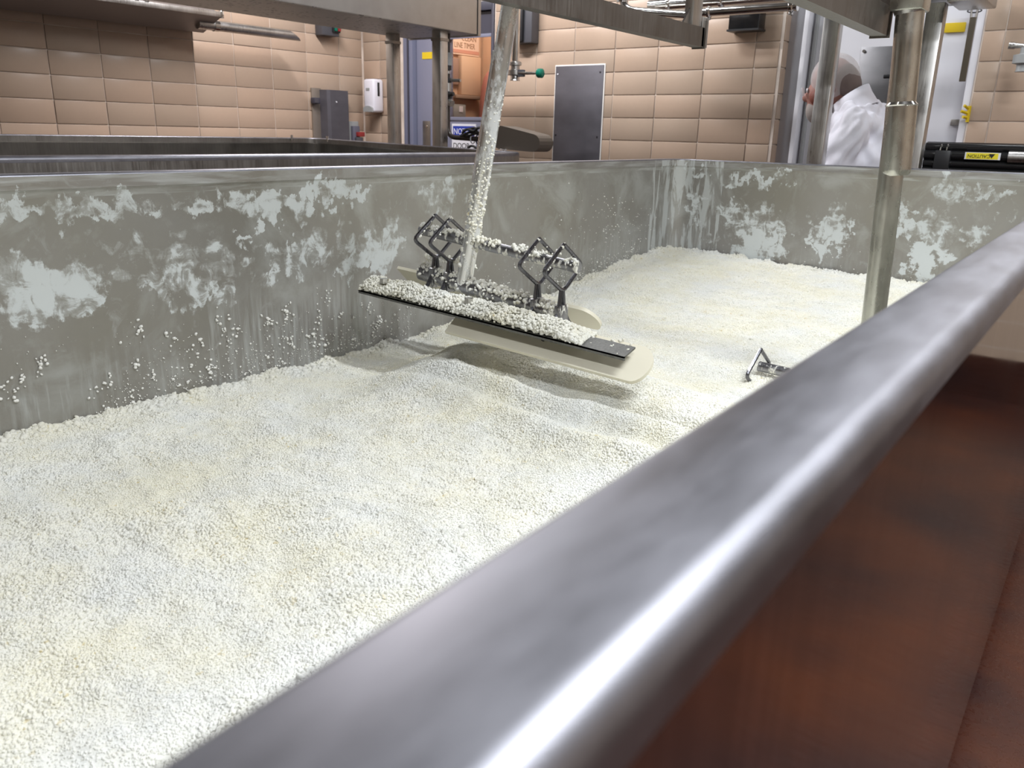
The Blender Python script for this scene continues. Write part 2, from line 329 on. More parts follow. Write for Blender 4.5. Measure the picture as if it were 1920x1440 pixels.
def text(name, s, size, m, parent, origin, right, up, depth=0.0006, align='CENTER', scx=1.0):
    cu = bpy.data.curves.new(name, 'FONT'); cu.body = s; cu.size = size; cu.extrude = depth; cu.align_x = align; cu.align_y = 'CENTER'
    tmp = bpy.data.objects.new(name, cu); COL.objects.link(tmp); dg = bpy.context.evaluated_depsgraph_get()
    me = bpy.data.meshes.new_from_object(tmp.evaluated_get(dg)); bpy.data.objects.remove(tmp)
    r = Vector(right).normalized(); u = Vector(up).normalized(); nn = r.cross(u)
    me.transform(Matrix(((r.x*scx, u.x, nn.x, origin[0]), (r.y*scx, u.y, nn.y, origin[1]), (r.z*scx, u.z, nn.z, origin[2]), (0, 0, 0, 1))))
    me.materials.clear(); me.materials.append(M[m]); o = bpy.data.objects.new(name, me); COL.objects.link(o)
    if parent is not None: o.parent = parent; o.matrix_parent_inverse = parent.matrix_world.inverted()
    return o
def ico_template(sub):
    bm = bmesh.new(); bmesh.ops.create_icosphere(bm, subdivisions=sub, radius=1); v = np.array([x.co[:] for x in bm.verts]); f = np.array([[x.index for x in q.verts] for q in bm.faces]); bm.free(); return v, f
ICO1 = ico_template(1); ICO2 = ico_template(2)
def crumbs(name, pts, rads, m='curd', parent=None, tpl=None, squash=None):
    """many little curd lumps as one mesh"""
    v0, f0 = tpl or ICO1; n = len(pts); V = []; F = []
    for i in range(n):
        q = rng.normal(size=4); q /= np.linalg.norm(q); a, b, c, d = q
        R = np.array([[1-2*(c*c+d*d), 2*(b*c-a*d), 2*(b*d+a*c)], [2*(b*c+a*d), 1-2*(b*b+d*d), 2*(c*d-a*b)], [2*(b*d-a*c), 2*(c*d+a*b), 1-2*(b*b+c*c)]])
        s = rads[i]*rng.uniform(0.65, 1.3, 3); vv = (v0*(1+rng.uniform(-0.22, 0.22, (len(v0), 1)))*s)@R.T
        if squash is not None: vv[:, squash] *= 0.55
        V.append(vv+pts[i]); F.append(f0+i*len(v0))
    V = np.concatenate(V); F = np.concatenate(F)
    me = bpy.data.meshes.new(name); me.from_pydata(V.tolist(), [], F.tolist()); me.polygons.foreach_set('use_smooth', [True]*len(me.polygons))
    me.materials.append(M[m]); o = bpy.data.objects.new(name, me); COL.objects.link(o); o['kind'] = 'stuff'
    if parent is not None: o.parent = parent; o.matrix_parent_inverse = parent.matrix_world.inverted()
    return o

# ------------------------------------------------------------------ room shell (room axes; y to the left, x away)
XB, YA = 4.663, 5.229
TH, TW = 0.1355, 0.307
FL, CE = -CZ, 1.80
X0, Y0 = -2.6, -2.6
fl = bx('floor', (X0-0.2, Y0-0.2, FL-0.1), (XB+2.2, YA+0.2, FL), 'floor', X=RM); tag(fl, kind='structure')
ce = bx('ceiling', (X0-0.2, Y0-0.2, CE), (XB+2.2, YA+0.2, CE+0.1), 'ceiling', X=RM); tag(ce, kind='structure')
wl = bx('wall_left', (X0-0.1, YA, FL), (XB+0.3, YA+0.15, CE), 'grout', X=RM); tag(wl, kind='structure')
wn = bx('wall_near', (X0-0.1, Y0, FL), (X0, YA, CE), 'wall', X=RM); tag(wn, kind='structure')
wr = bx('wall_right', (X0, Y0-0.1, FL), (XB+0.1, Y0, CE), 'wall', X=RM); tag(wr, kind='structure')
# back wall with two openings: office door (y 3.87..4.77) and white door (y 0.86..1.86)
bm = bmesh.new()
D1 = (3.875, 4.765, 0.86); D2 = (0.862, 1.83, 0.95)
for lo, hi in (((XB, D1[1], FL), (XB+0.15, YA, CE)), ((XB, D2[1], FL), (XB+0.15, D1[0], CE)), ((XB, D1[0], D1[2]), (XB+0.15, D1[1], CE)),
               ((XB, D2[0], D2[2]), (XB+0.25, D2[1], CE)), ((XB, Y0, FL), (XB+0.15, D2[0], CE))):
    add_box(bm, lo, hi, RM)
wb = obj('wall_back', bm, 'grout'); tag(wb, kind='structure')
# tiles
def tile_mesh(wd, ht, axis):
    bm = bmesh.new(); g = 0.0028; t = 0.0045
    if axis == 'A': add_box(bm, (g, -t, -ht+g), (wd-g, 0.001, -g), None, 0.002)
    else: add_box(bm, (-t, -wd+g, -ht+g), (0.001, -g, -g), None, 0.002)
    me = bpy.data.meshes.new('tile'); bmesh.ops.recalc_face_normals(bm, faces=bm.faces); bm.to_mesh(me); bm.free(); me.materials.append(M['tile'])
    me.polygons.foreach_set('use_smooth', [True]*len(me.polygons)); me.set_sharp_from_angle(angle=math.radians(50)); return me
_cache = {}
def put_tile(axis, p, wd, ht, parent):
    k = (axis, round(wd, 4), round(ht, 4))
    if k not in _cache: _cache[k] = tile_mesh(wd, ht, axis)
    o = bpy.data.objects.new('tile', _cache[k]); COL.objects.link(o)
    j = Vector((0, -random.uniform(0, 0.0015), 0)) if axis == 'A' else Vector((-random.uniform(0, 0.0015), 0, 0))
    o.location = RM(Vector(p)+j); o.rotation_euler = (0, 0, YAW+random.uniform(-0.002, 0.002)); o.parent = parent
# left wall: columns start at x 2.27+k*TW
for k in range(-2, 8):
    for r in range(-2, 6):
        x = 2.2702+k*TW; wd = min(TW, XB-x-0.012)
        put_tile('A', (x, YA, 0.5277-r*TH), wd, TH, wl)
# back wall: joints at y 3.506 - j*TW
def back_tiles(yhi, ylo, rows):
    y = 3.5063+40*0.3045
    while y > ylo:
        a = min(y, yhi); b = max(y-0.3045, ylo)
        if a-b > 0.03:
            for r in rows: put_tile('B', (XB, a, 0.5101-r*TH), a-b, TH, wb)
        y -= 0.3045
back_tiles(5.215, 4.80, range(-3, 5))
back_tiles(3.868, 1.845, range(-3, 6))
back_tiles(0.858, 0.1, range(-3, 6))
# jamb return tiles of the white door recess (left side)
for r in range(-3, 6):
    bm = bmesh.new(); add_box(bm, (XB+0.004, D2[1]-0.006, 0.5101-(r+1)*TH+0.0035), (XB+0.12, D2[1]+0.004, 0.5101-r*TH-0.0035), RM, 0.002)
    obj('tile', bm, 'tile', wb)
# red cove base below the tiles (seen mirrored in the vat's jacket)
for n, lo, hi in (('baseboard_back', (XB-0.02, Y0, FL), (XB-0.001, 0.85, FL+0.22)), ('baseboard_right', (X0, Y0, FL), (XB, Y0+0.02, FL+0.22))):
    tag(bx(n, lo, hi, 'floor', X=RM), kind='structure')
bm = bmesh.new(); add_box(bm, (XB-0.006, Y0, FL), (XB-0.001, 0.1, 0.9), RM); o = obj('trim_1', bm, 'wall'); tag(o, kind='structure')

# ---- door 1: blue-grey door with a glass light
d1 = tag(empty('door_1', RM((XB+0.05, 4.32, FL)), None, None), kind='structure')
bx('door_frame', (XB-0.012, 4.665, FL), (XB+0.12, 4.763, 0.855), 'frame_blue', d1, RM, 0.004)
bx('door_frame', (XB-0.02, 4.70, FL), (XB-0.012, 4.715, 0.855), 'dark_frame', d1, RM)
bx('door_frame', (XB-0.012, 3.877, FL), (XB+0.12, 3.90, 0.855), 'dark_frame', d1, RM, 0.003)
bx('door_frame', (XB-0.010, 3.88, 0.80), (XB+0.12, 4.763, 0.858), 'dark_frame', d1, RM, 0.003)
LX = XB+0.03
bm = bmesh.new()
for lo, hi in (((LX, 4.33, FL+0.01), (LX+0.045, 4.66, 0.798)), ((LX, 3.902, FL+0.01), (LX+0.045, 4.33, 0.075)), ((LX, 3.902, 0.645), (LX+0.045, 4.33, 0.798))):
    add_box(bm, lo, hi, RM, 0.002)
obj('door_leaf', bm, 'door_blue', d1, 40)
bx('door_top_panel', (LX-0.004, 3.905, 0.655), (LX, 4.335, 0.795), 'dark_frame', d1, RM)
for lo, hi in (((LX-0.008, 3.902, 0.075), (LX, 4.335, 0.10)), ((LX-0.008, 3.902, 0.632), (LX, 4.335, 0.655))):
    bx('glazing_bead', lo, hi, 'door_blue', d1, RM, 0.002)
bx('glass_pane', (LX+0.016, 3.904, 0.09), (LX+0.022, 4.329, 0.644), 'glass', d1, RM)
pp = bx('push_plate', (LX-0.004, 4.52, -0.16), (LX, 4.60, 0.068), 'steel_dark', d1, RM, 0.001)
tube('screw', [(LX-0.007, 4.555, 0.03), (LX-0.003, 4.555, 0.03)], 0.008, 'chrome', pp, RM, 8)
bx('yellow_sticker', (LX-0.003, 4.465, 0.508), (LX-0.0005, 4.60, 0.555), 'yellow', d1, RM)
# room beyond the glass
YW = 4.75
peach = mat('peach_room_wall', (0.66, 0.44, 0.30), 0.7)
tag(bx('wall_beyond', (XB+0.15, YW, FL), (5.6, YW+0.1, CE), peach, X=RM), kind='structure')
tag(bx('wall_far', (5.55, 3.2, FL), (5.65, YW, CE), peach, X=RM), kind='structure')
tag(bx('trim_2', (5.535, 4.735, FL), (5.55, YW, CE), mat('brown_corner_paint', (0.45, 0.31, 0.22), 0.6), X=RM), kind='structure')
area('back_room_lamp', RM((XB+0.42, 4.2, 1.2-CZ)), 0.4, 0.4, 11, 0, (1, 0.84, 0.70))
# ---- line timer board seen through the glass
rt = (RM((0, -1, 0))-RM((0, 0, 0))); rx = (RM((1, 0, 0))-RM((0, 0, 0))); upv = Vector((0, 0, 1))
lt = empty('timer_sign', RM((5.32, YW, 0.68)), 'peach LINE TIMER sign board with red stripe behind the door glass', 'sign')
bx('sign_board', (5.165, YW-0.02, 0.59), (5.49, YW-0.001, 0.80), mat('peach_sign_paint', (0.84, 0.64, 0.52), 0.5), lt, RM)
bx('red_stripe', (5.168, YW-0.023, 0.603), (5.487, YW-0.02, 0.628), mat('faded_red_stripe', (0.66, 0.34, 0.26), 0.5), lt, RM)
text('lettering', 'LINE TIMER', 0.058, 'faded_print', lt, RM((5.313, YW-0.0208, 0.660)), rx, upv, scx=0.86)
text('lettering', 'CLEAN', 0.058, 'faded_print', lt, RM((5.365, YW-0.0208, 0.716)), rx, upv)
cb = empty('wall_cabinet', RM((5.36, YW, 0.4)), 'peach cabinet below the timer sign, seen through the door glass', 'cabinet')
bx('cabinet_body', (5.245, YW-0.05, 0.285), (5.485, YW-0.001, 0.582), mat('peach_cabinet_paint', (0.72, 0.51, 0.36), 0.5), cb, RM, 0.006)
bx('hinge_strip', (5.17, YW-0.025, 0.36), (5.240, YW-0.001, 0.56), mat('mauve_panel_paint', (0.38, 0.25, 0.20), 0.5), cb, RM, 0.003)
bx('base_rail', (5.165, YW-0.06, 0.255), (5.485, YW-0.001, 0.283), mat('brown_rail_paint', (0.34, 0.24, 0.18), 0.5), cb, RM, 0.003)
ib = empty('intercom_box', RM((5.24, YW, 0.16)), 'grey box with blue label low behind the door glass', 'box')
bx('case', (5.165, YW-0.04, 0.10), (5.31, YW-0.001, 0.21), 'grey_plastic', ib, RM, 0.006); bx('label_plate', (5.225, YW-0.044, 0.15), (5.27, YW-0.04, 0.195), 'white_plastic', ib, RM)
bm = bmesh.new(); add_tube(bm, [RM((5.46, 4.585, z)) for z in (0.47, 0.42, 0.34, 0.22, 0.05, -0.15)], [0.02, 0.05, 0.068, 0.08, 0.09, 0.09], 16)
o = obj('red_figure_blur', bm, mat('dull_red_cloth', (0.40, 0.16, 0.13), 0.8), None, 0); tag(o, 'dull red apron blurred at right behind the door glass', 'figure')  # plain red shape standing in for a blurred red-clothed figure

# ---- notice sign on the lower door
ns_ = empty('notice_sign', RM((LX-0.004, 4.18, -0.05)), 'white and blue NOTICE sign on the lower part of blue-grey door', 'sign')
bx('sign_panel', (LX-0.006, 4.06, -0.19), (LX-0.001, 4.295, 0.052), 'sign_white', ns_, RM)
bx('blue_band', (LX-0.0075, 4.07, -0.045), (LX-0.006, 4.283, 0.036), 'blue_print', ns_, RM)
text('lettering', 'NOTICE', 0.060, 'sign_white', ns_, RM((LX-0.008, 4.178, -0.004)), rt, upv, scx=0.9)
text('lettering', 'DOOR', 0.055, 'black_print', ns_, RM((LX-0.0068, 4.20, -0.105)), rt, upv)

# ---- door 2: white door in a recess
d2 = tag(empty('door_2', RM((XB+0.14, 1.34, FL)), None, None), kind='structure')
bx('door_leaf', (XB+0.13, 0.90, FL+0.01), (XB+0.19, 1.74, 0.90), 'white_paint', d2, RM, 0.003)
bx('door_frame', (XB+0.06, 1.745, FL), (XB+0.20, 1.825, 0.94), mat('grey_frame_steel', (0.42, 0.42, 0.45), 0.35, 0.5), d2, RM, 0.003)
bx('door_frame', (XB+0.045, 1.72, FL), (XB+0.20, 1.745, 0.94), 'white_paint', d2, RM, 0.003)
bx('door_frame', (XB+0.10, 1.69, FL), (XB+0.20, 1.705, 0.94), 'grey_plastic', d2, RM, 0.003)
bx('door_frame', (XB+0.02, 0.866, FL), (XB+0.20, 0.90, 0.94), 'white_paint', d2, RM, 0.003)
bx('door_frame', (XB+0.02, 0.90, 0.90), (XB+0.20, 1.745, 0.945), 'white_paint', d2, RM, 0.003)
kp = bx('kick_plate', (XB+0.126, 1.12, -0.35), (XB+0.13, 1.45, 0.475), steel('grey_mirror_plate', (0.24, 0.24, 0.25), 0.42, (1, 1, 3), 0.1, 0.06), d2, RM, 0.001)
for y, z in ((1.435, 0.455), (1.28, 0.462)): tube('screw', [(XB+0.12, y, z), (XB+0.128, y, z)], 0.008, 'steel_dark', kp, RM, 8)
lh = tube('lever_handle', [RM(p) for p in fillet([(XB+0.13, 1.20, 0.325), (XB+0.07, 1.20, 0.325), (XB+0.07, 1.30, 0.322)], 0.02)], 0.010, 'black', d2, lambda p: p, 10)
tube('rose', [(XB+0.127, 1.20, 0.325), (XB+0.115, 1.20, 0.325)], 0.026, 'black', lh, RM, 14)
bx('key_latch', (XB+0.115, 1.20, 0.265), (XB+0.127, 1.23, 0.295), 'black', d2, RM, 0.003)
bx('strike_plate', (XB+0.10, 0.895, 0.085), (XB+0.13, 0.955, 0.115), 'steel_dark', d2, RM, 0.002)
bx('yellow_tag', (XB+0.115, 0.965, 0.525), (XB+0.13, 1.06, 0.57), 'yellow', d2, RM, 0.004)
tag(bx('wall_recess', (XB+0.20, 0.7, FL), (XB+0.3, 2.0, CE), 'white_paint', X=RM), kind='structure')
yc = empty('yellow_clip', RM((XB-0.02, 0.87, 0.15)), 'small yellow clip on the white door edge above the strike', 'clip')
for dz, dy in ((0.02, 0.012), (0.0, 0.022), (-0.02, 0.010)):
    tube('prong', [(XB-0.005, 0.862, 0.14+dz), (XB-0.03, 0.868+dy, 0.15+dz*1.3)], 0.007, 'yellow', yc, RM, 8)
tube('stem', [(XB-0.006, 0.860, 0.10), (XB-0.006, 0.860, 0.175)], 0.008, 'yellow', yc, RM, 8)

# ------------------------------------------------------------------ the vats
def rrect(x0, x1, y0, y1, r, n=8):
    pts = []
    for cx, cy, a0 in ((x1-r, y1-r, 0), (x0+r, y1-r, 90), (x0+r, y0+r, 180), (x1-r, y0+r, 270)):
        for i in range(n+1):
            a = math.radians(a0+90*i/n); pts.append((cx, cy, r, a))
    return pts
def sweep_ring(bm, rr, prof, zf=None):
    """prof: (offset outward, z)"""
    rings = []
    for off, z in prof:
        ring = []
        for cx, cy, r, a in rr:
            x = cx+(r+off)*math.cos(a); y = cy+(r+off)*math.sin(a)
            ring.append(bm.verts.new(W((x, y, z+(zf(y) if zf else 0)))))
        rings.append(ring)
    n = len(rr)
    for a, b in zip(rings, rings[1:]):
        for k in range(n): bm.faces.new((a[k], a[(k+1) % n], b[(k+1) % n], b[k]))
    return rings
def arc(cx, cz, r, a0, a1, n=6): return [(cx+r*math.cos(math.radians(a0+(a1-a0)*i/n)), cz+r*math.sin(math.radians(a0+(a1-a0)*i/n))) for i in range(n+1)]
def make_vat(name, label, x0, x1, y0, y1, zf=None, liner='vat', jacket='jacket', rw=0.054):
    v = empty(name, W(((x0+x1)/2, (y0+y1)/2, -CZ)), label, 'vat')
    rr = rrect(x0, x1, y0, y1, 0.075)
    bm = bmesh.new(); R = sweep_ring(bm, rr, [(0.0, -0.1045), (0, -0.130), (0.0035, -0.134), (0.006, -0.138), (0.006, -0.45)]+[(0.006, -0.80)]+arc(-0.044, -0.80, 0.05, 0, -90, 4), zf)
    bm.faces.new(R[-1]); obj('liner', bm, liner, v, 40)
    bm = bmesh.new(); sweep_ring(bm, rr, [(o, z) for o, z in arc(0.005, -0.105, 0.005, 180, 90, 4)]+[(rw*0.5, -0.0995)]+arc(rw-0.012, -0.112, 0.012, 90, 0, 7)+[(rw, -0.120)], zf)
    obj('rim', bm, 'rim', v, 35)
    bm = bmesh.new(); R = sweep_ring(bm, rr, [(rw-0.0005, -0.1195), (rw-0.0005, -0.6), (rw-0.0005, -1.02)], zf); bm.faces.new(R[-1]); obj('jacket', bm, jacket, v, 40)
    bm = bmesh.new(); sweep_ring(bm, rr, [(rw+0.001, -0.62), (rw+0.001, -0.625)]);
    bm.free()
    for x in (x0+0.25, x1-0.25):
        for y in (y0+0.15, y1-0.15):
            tube('leg', [(x, y, -1.03), (x, y, -CZ)], 0.03, 'steel', v)
    return v
N0, N1, E1 = 0.1118, 1.7322, 3.645
vat = make_vat('cheese_vat', 'long open steel vat full of white curd, its near rim crossing the foreground', -0.75, E1, N0, N1)
vat2 = make_vat('cheese_vat', 'second steel vat standing behind, along the left tiled wall', -0.75, E1+0.03, 2.70, 4.32, zf=lambda y: (max(y, 2.7)-2.7)*0.022, liner='steel_dark', jacket='steel_dark')
# clamp at the second vat's far corner, small reflective lug
ck = empty('corner_clamp', W((E1, 4.3, -0.08)), 'small bright clamp on the far corner of the second vat', 'clamp')
tube('pin', [(E1+0.01, 4.17, -0.085), (E1+0.01, 4.17, -0.05)], 0.008, 'chrome', ck); tube('pin', [(E1-0.16, 4.31, -0.08), (E1-0.16, 4.31, -0.048)], 0.008, 'chrome', ck)
tube('seam_bead', [(E1+0.02, 4.30, -0.07), (E1+0.02, 4.30, -0.3)], 0.006, 'chrome', ck)

# ------------------------------------------------------------------ curd bed
def height(x, y):
    z = -0.62+0.0*x
    z = z+0.075*np.clip((x-1.9)/1.7, 0, 1)**1.1
    z = z+0.04*np.clip((x-2.6)/1.0, 0, 1)*np.clip((y-0.9)/0.8, 0, 1)
    # curd ploughed up by the blade, with furrows running along y
    u = x-0.10*(y-1.2)
    sm = np.clip((1.54-y)/0.20, 0, 1); sm = sm*sm*(3-2*sm)
    near = np.clip((y-0.35)/0.35, 0, 1); near = near*near*(3-2*near)
    z = z+(0.085*np.exp(-((u-1.66)/0.17)**2)+0.035*np.exp(-((u-1.42)/0.12)**2))*sm*(0.35+0.65*near)
    amp = sm*near
    z = z-0.026*np.exp(-((u-1.535)/0.028)**2)*amp+0.010*np.exp(-((u-1.485)/0.022)**2)*amp-0.022*np.exp(-((u-1.43)/0.030)**2)*amp+0.008*np.exp(-((u-1.37)/0.03)**2)*amp
    return z
nx, ny = 640, 230
xs = np.linspace(-0.74, E1-0.01, nx); ys = np.linspace(N0+0.0, N1+0.004, ny)
GX, GY = np.meshgrid(xs, ys, indexing='ij'); GZ = height(GX, GY)
def vnoise(sc, seed):
    out = np.empty(GX.size); gx = GX.ravel()*sc+seed; gy = GY.ravel()*sc+seed*1.7
    for i in range(out.size): out[i] = noise.noise((gx[i], gy[i], seed))
    return out.reshape(GX.shape)
GZ += 0.016*vnoise(2.6, 3.1)+0.010*vnoise(8, 9.3)+0.0055*vnoise(24, 5.5)+0.003*vnoise(60, 1.2)
# ragged heap where the curd touches the walls
edge = np.exp(-((N1-GY)/0.06)**2)+np.exp(-((E1-GX)/0.06)**2)
GZ += edge*(0.018*vnoise(7, 20.1)+0.013*vnoise(20, 30.1))
verts = np.stack([GX.ravel(), GY.ravel(), GZ.ravel()+CZ], 1)
ii = (np.arange(nx-1)[:, None]*ny+np.arange(ny-1)[None, :]).ravel()
faces = np.stack([ii, ii+ny, ii+ny+1, ii+1], 1)
me = bpy.data.meshes.new('cheese_curd'); me.from_pydata(verts.tolist(), [], faces.tolist()); me.materials.append(M['curd'])
me.polygons.foreach_set('use_smooth', [True]*len(me.polygons))
curd = bpy.data.objects.new('cheese_curd', me); COL.objects.link(curd)
tag(curd, 'deep bed of fine white crumbly cheese curd filling the open vat', 'cheese curd', kind='stuff')
def granule_nodes(density, rmin, rmax, m):
    ng = bpy.data.node_groups.new('granules', 'GeometryNodeTree')
    ng.interface.new_socket('Geometry', in_out='INPUT', socket_type='NodeSocketGeometry'); ng.interface.new_socket('Geometry', in_out='OUTPUT', socket_type='NodeSocketGeometry')
    N = ng.nodes; L = ng.links.new
    gi = N.new('NodeGroupInput'); go = N.new('NodeGroupOutput')
    dp = N.new('GeometryNodeDistributePointsOnFaces'); dp.inputs['Density'].default_value = density; dp.inputs['Seed'].default_value = 3
    nz = N.new('ShaderNodeTexNoise'); nz.inputs['Scale'].default_value = 9.0; nz.inputs['Detail'].default_value = 3
    mr = N.new('ShaderNodeMapRange'); mr.inputs['From Min'].default_value = 0.35; mr.inputs['From Max'].default_value = 0.6; mr.inputs['To Min'].default_value = 0.45*density; mr.inputs['To Max'].default_value = density
    L(nz.outputs['Fac'], mr.inputs['Value']); L(mr.outputs['Result'], dp.inputs['Density'])
    ico = N.new('GeometryNodeMeshIcoSphere'); ico.inputs['Radius'].default_value = 1.0; ico.inputs['Subdivisions'].default_value = 2
    sp = N.new('GeometryNodeSetPosition'); n2 = N.new('ShaderNodeTexNoise'); n2.inputs['Scale'].default_value = 1.3; n2.inputs['Detail'].default_value = 1
    vm = N.new('ShaderNodeVectorMath'); vm.operation = 'SUBTRACT'; vm.inputs[1].default_value = (0.5, 0.5, 0.5)
    vs = N.new('ShaderNodeVectorMath'); vs.operation = 'SCALE'; vs.inputs['Scale'].default_value = 1.5
    L(n2.outputs['Color'], vm.inputs[0]); L(vm.outputs[0], vs.inputs[0]); L(vs.outputs[0], sp.inputs['Offset']); L(ico.outputs['Mesh'], sp.inputs['Geometry'])
    sm = N.new('GeometryNodeSetMaterial'); sm.inputs['Material'].default_value = m; L(sp.outputs[0], sm.inputs['Geometry'])
    ss = N.new('GeometryNodeSetShadeSmooth'); L(sm.outputs[0], ss.inputs[0])
    ip = N.new('GeometryNodeInstanceOnPoints'); L(gi.outputs[0], dp.inputs['Mesh']); L(dp.outputs['Points'], ip.inputs['Points']); L(ss.outputs[0], ip.inputs['Instance'])
    rr = N.new('FunctionNodeRandomValue'); rr.data_type = 'FLOAT_VECTOR'; rr.inputs[0].default_value = (0, 0, 0); rr.inputs[1].default_value = (6.28, 6.28, 6.28); L(rr.outputs[0], ip.inputs['Rotation'])
    rs = N.new('FunctionNodeRandomValue'); rs.data_type = 'FLOAT_VECTOR'; rs.inputs[0].default_value = (rmin,)*3; rs.inputs[1].default_value = (rmax,)*3; rs.inputs['Seed'].default_value = 11; 
    n3 = N.new('ShaderNodeTexNoise'); n3.inputs['Scale'].default_value = 6.0; n3.inputs['Detail'].default_value = 3
    m3 = N.new('ShaderNodeMapRange'); m3.inputs['From Min'].default_value = 0.38; m3.inputs['From Max'].default_value = 0.62; m3.inputs['To Min'].default_value = 0.62; m3.inputs['To Max'].default_value = 1.45
    v3 = N.new('ShaderNodeVectorMath'); v3.operation = 'SCALE'; L(n3.outputs['Fac'], m3.inputs['Value']); L(rs.outputs[0], v3.inputs[0]); L(m3.outputs['Result'], v3.inputs['Scale']); L(v3.outputs[0], ip.inputs['Scale'])
    jg = N.new('GeometryNodeJoinGeometry'); L(gi.outputs[0], jg.inputs[0]); L(ip.outputs[0], jg.inputs[0]); L(jg.outputs[0], go.inputs[0])
    return ng
md = curd.modifiers.new('granules', 'NODES'); md.node_group = granule_nodes(100000, 0.0013, 0.0034, M['curd'])

# larger lumps sitting on the bed, thickest along the walls
def bed_z(x, y):
    i = int(np.clip((x-xs[0])/(xs[1]-xs[0]), 0, nx-1)); j = int(np.clip((y-ys[0])/(ys[1]-ys[0]), 0, ny-1)); return GZ[i, j]
P = []; Rr = []
for _ in range(3600):
    k = rng.uniform()
    if k < 0.45: x = rng.uniform(0.45, 3.6); y = N1-abs(rng.normal(0, 0.03))
    elif k < 0.6: x = E1-abs(rng.normal(0, 0.03)); y = rng.uniform(0.3, 1.7)
    else:
        x = rng.uniform(0.2, 3.55); y = rng.uniform(0.2, 1.68)
        if noise.noise((x*5, y*5, 2.0)) < 0.1: continue
    P.append((x, y, bed_z(x, y)+CZ+0.001)); Rr.append(rng.uniform(0.003, 0.0075) if k < 0.6 else rng.uniform(0.0025, 0.005))
o = crumbs('curd_lumps', np.array(P), np.array(Rr), tpl=ICO2); tag(o, 'larger lumps of curd along the walls and on top of the bed', 'curd lumps')
# curd bits thrown up on the far wall and the end wall
P = []; Rr = []
yw = N1+0.004
for _ in range(2800):
    x = rng.uniform(0.5, 3.5); h = rng.exponential(0.055); z = -0.615+0.075*max(0, (x-1.9)/1.7)+h
    if z > -0.36 or (noise.noise((x*3.3, z*6, 4.0)) < -0.05+0.9*(h-0.05)): continue
    P.append((x, yw, z+CZ)); Rr.append(min(0.005, 0.0009+rng.exponential(0.0008)))
for _ in range(60):                                   # clumps
    x = rng.uniform(0.6, 1.7); z = rng.uniform(-0.6, -0.44)
    for k in range(rng.integers(3, 9)): P.append((x+rng.normal(0, 0.006), yw-0.001, z+rng.normal(0, 0.010)+CZ)); Rr.append(rng.uniform(0.0018, 0.0048))
for _ in range(170):                                  # spray thrown by the agitator
    x = 3.05+rng.normal(0, 0.22); z = -0.36+rng.normal(0, 0.07)-0.10*(x-3.05)
    if x < 3.5: P.append((x, yw, z+CZ)); Rr.append(rng.uniform(0.0012, 0.0035))
for _ in range(90):
    P.append((E1+0.004, rng.uniform(0.6, 1.66), -0.555+rng.exponential(0.04)+CZ)); Rr.append(rng.uniform(0.0010, 0.0028))
o = crumbs('curd_splatter', np.array(P), np.array(Rr)*0.88, 'fleck'); tag(o, 'scattered curd bits stuck to the inner walls of the vat', 'curd bits')

# ------------------------------------------------------------------ agitators
def lerp(a, b, s): return tuple(a[i]+(b[i]-a[i])*s for i in range(3))
def crumb_line(a, b, r_tube, n, spread=0.75, rad=(0.0025, 0.0062), lift=0.3):
    P = []; R = []
    for _ in range(n):
        s = rng.uniform(); p = lerp(a, b, s)
        if noise.noise((p[0]*18, p[1]*18, p[2]*18+n)) < -0.28: continue
        an = rng.normal(0, spread*0.8); rr = r_tube+abs(rng.normal(0, 0.0035))
        P.append((p[0]+math.sin(an)*rr, p[1], p[2]+math.cos(an)*rr+CZ)); R.append(rng.uniform(*rad))
    return P, R
def make_agitator(x, ptop, pbot, ut, lt, label, shaft_r, socket=False, sleeve=None, blades=True, dia_y=()):
    """ptop/pbot: shaft ends; ut/lt: ends of the upper and lower cross tubes (all (y, z))"""
    a = empty('agitator', W((x, pbot[0], pbot[1])), label, 'agitator')
    P3 = lambda q, dx=0: (x+dx, q[0], q[1])
    tube('shaft', [P3(ptop), P3(pbot)], shaft_r, M['pipe'] if socket else M['shaft'], a, seg=28)
    tube('upper_tube', [P3(ut[0]), P3(ut[1])], 0.0135, 'coated', a, seg=18)
    tube('lower_tube', [P3(lt[0]), P3(lt[1])], 0.020, 'coated', a, seg=18)
    def at(seg, y):
        s = (y-seg[0][0])/(seg[1][0]-seg[0][0]); return seg[0][1]+s*(seg[1][1]-seg[0][1])
    for y in dia_y:
        zc = at(ut, y)-0.010; dz = 0.056; dx = 0.080
        zl = at(lt, y)
        pts = [(x, y, zc+dz), (x+dx, y-0.003, zc), (x+0.004, y, zc-dz), (x-dx, y+0.003, zc), (x, y, zc+dz)]
        bm = bmesh.new(); add_tube(bm, [W(p) for p in fillet(pts, 0.018, 4)], 0.0050, 8); obj('diamond_strap', bm, 'strap', a, 40)
        bm = bmesh.new()
        for sx in (-1, 1):
            add_tube(bm, [W(p) for p in fillet([(x+sx*0.004, y, zc-dz+0.004), (x+sx*0.012, y, zl+0.01), (x+sx*0.035, y, zl-0.022), (x+sx*0.075, y, zl-0.045)], 0.012, 3)], 0.0052, 8)
        obj('blade_arm', bm, 'strap', a, 40)
        bx('clamp', (x-0.02, y-0.008, zl-0.026), (x+0.02, y+0.008, zl+0.026), 'coated', a, W, 0.003)
    return a
ag_ut = ((1.475, -0.250), (0.985, -0.295)); ag_lt = ((1.475, -0.363), (1.035, -0.413))
ag1 = make_agitator(1.6, (1.193, 0.295), (1.328, -0.375), ag_ut, ag_lt, 'leaning milky steel agitator shaft with curd-covered paddle, lifted above the curd', 0.0205, dia_y=(1.425, 1.375, 1.098, 1.028))
tube('shaft_sleeve', [(1.6, 1.219, 0.175), (1.6, 1.278, -0.12)], 0.0222, 'shaft', ag1, seg=28)
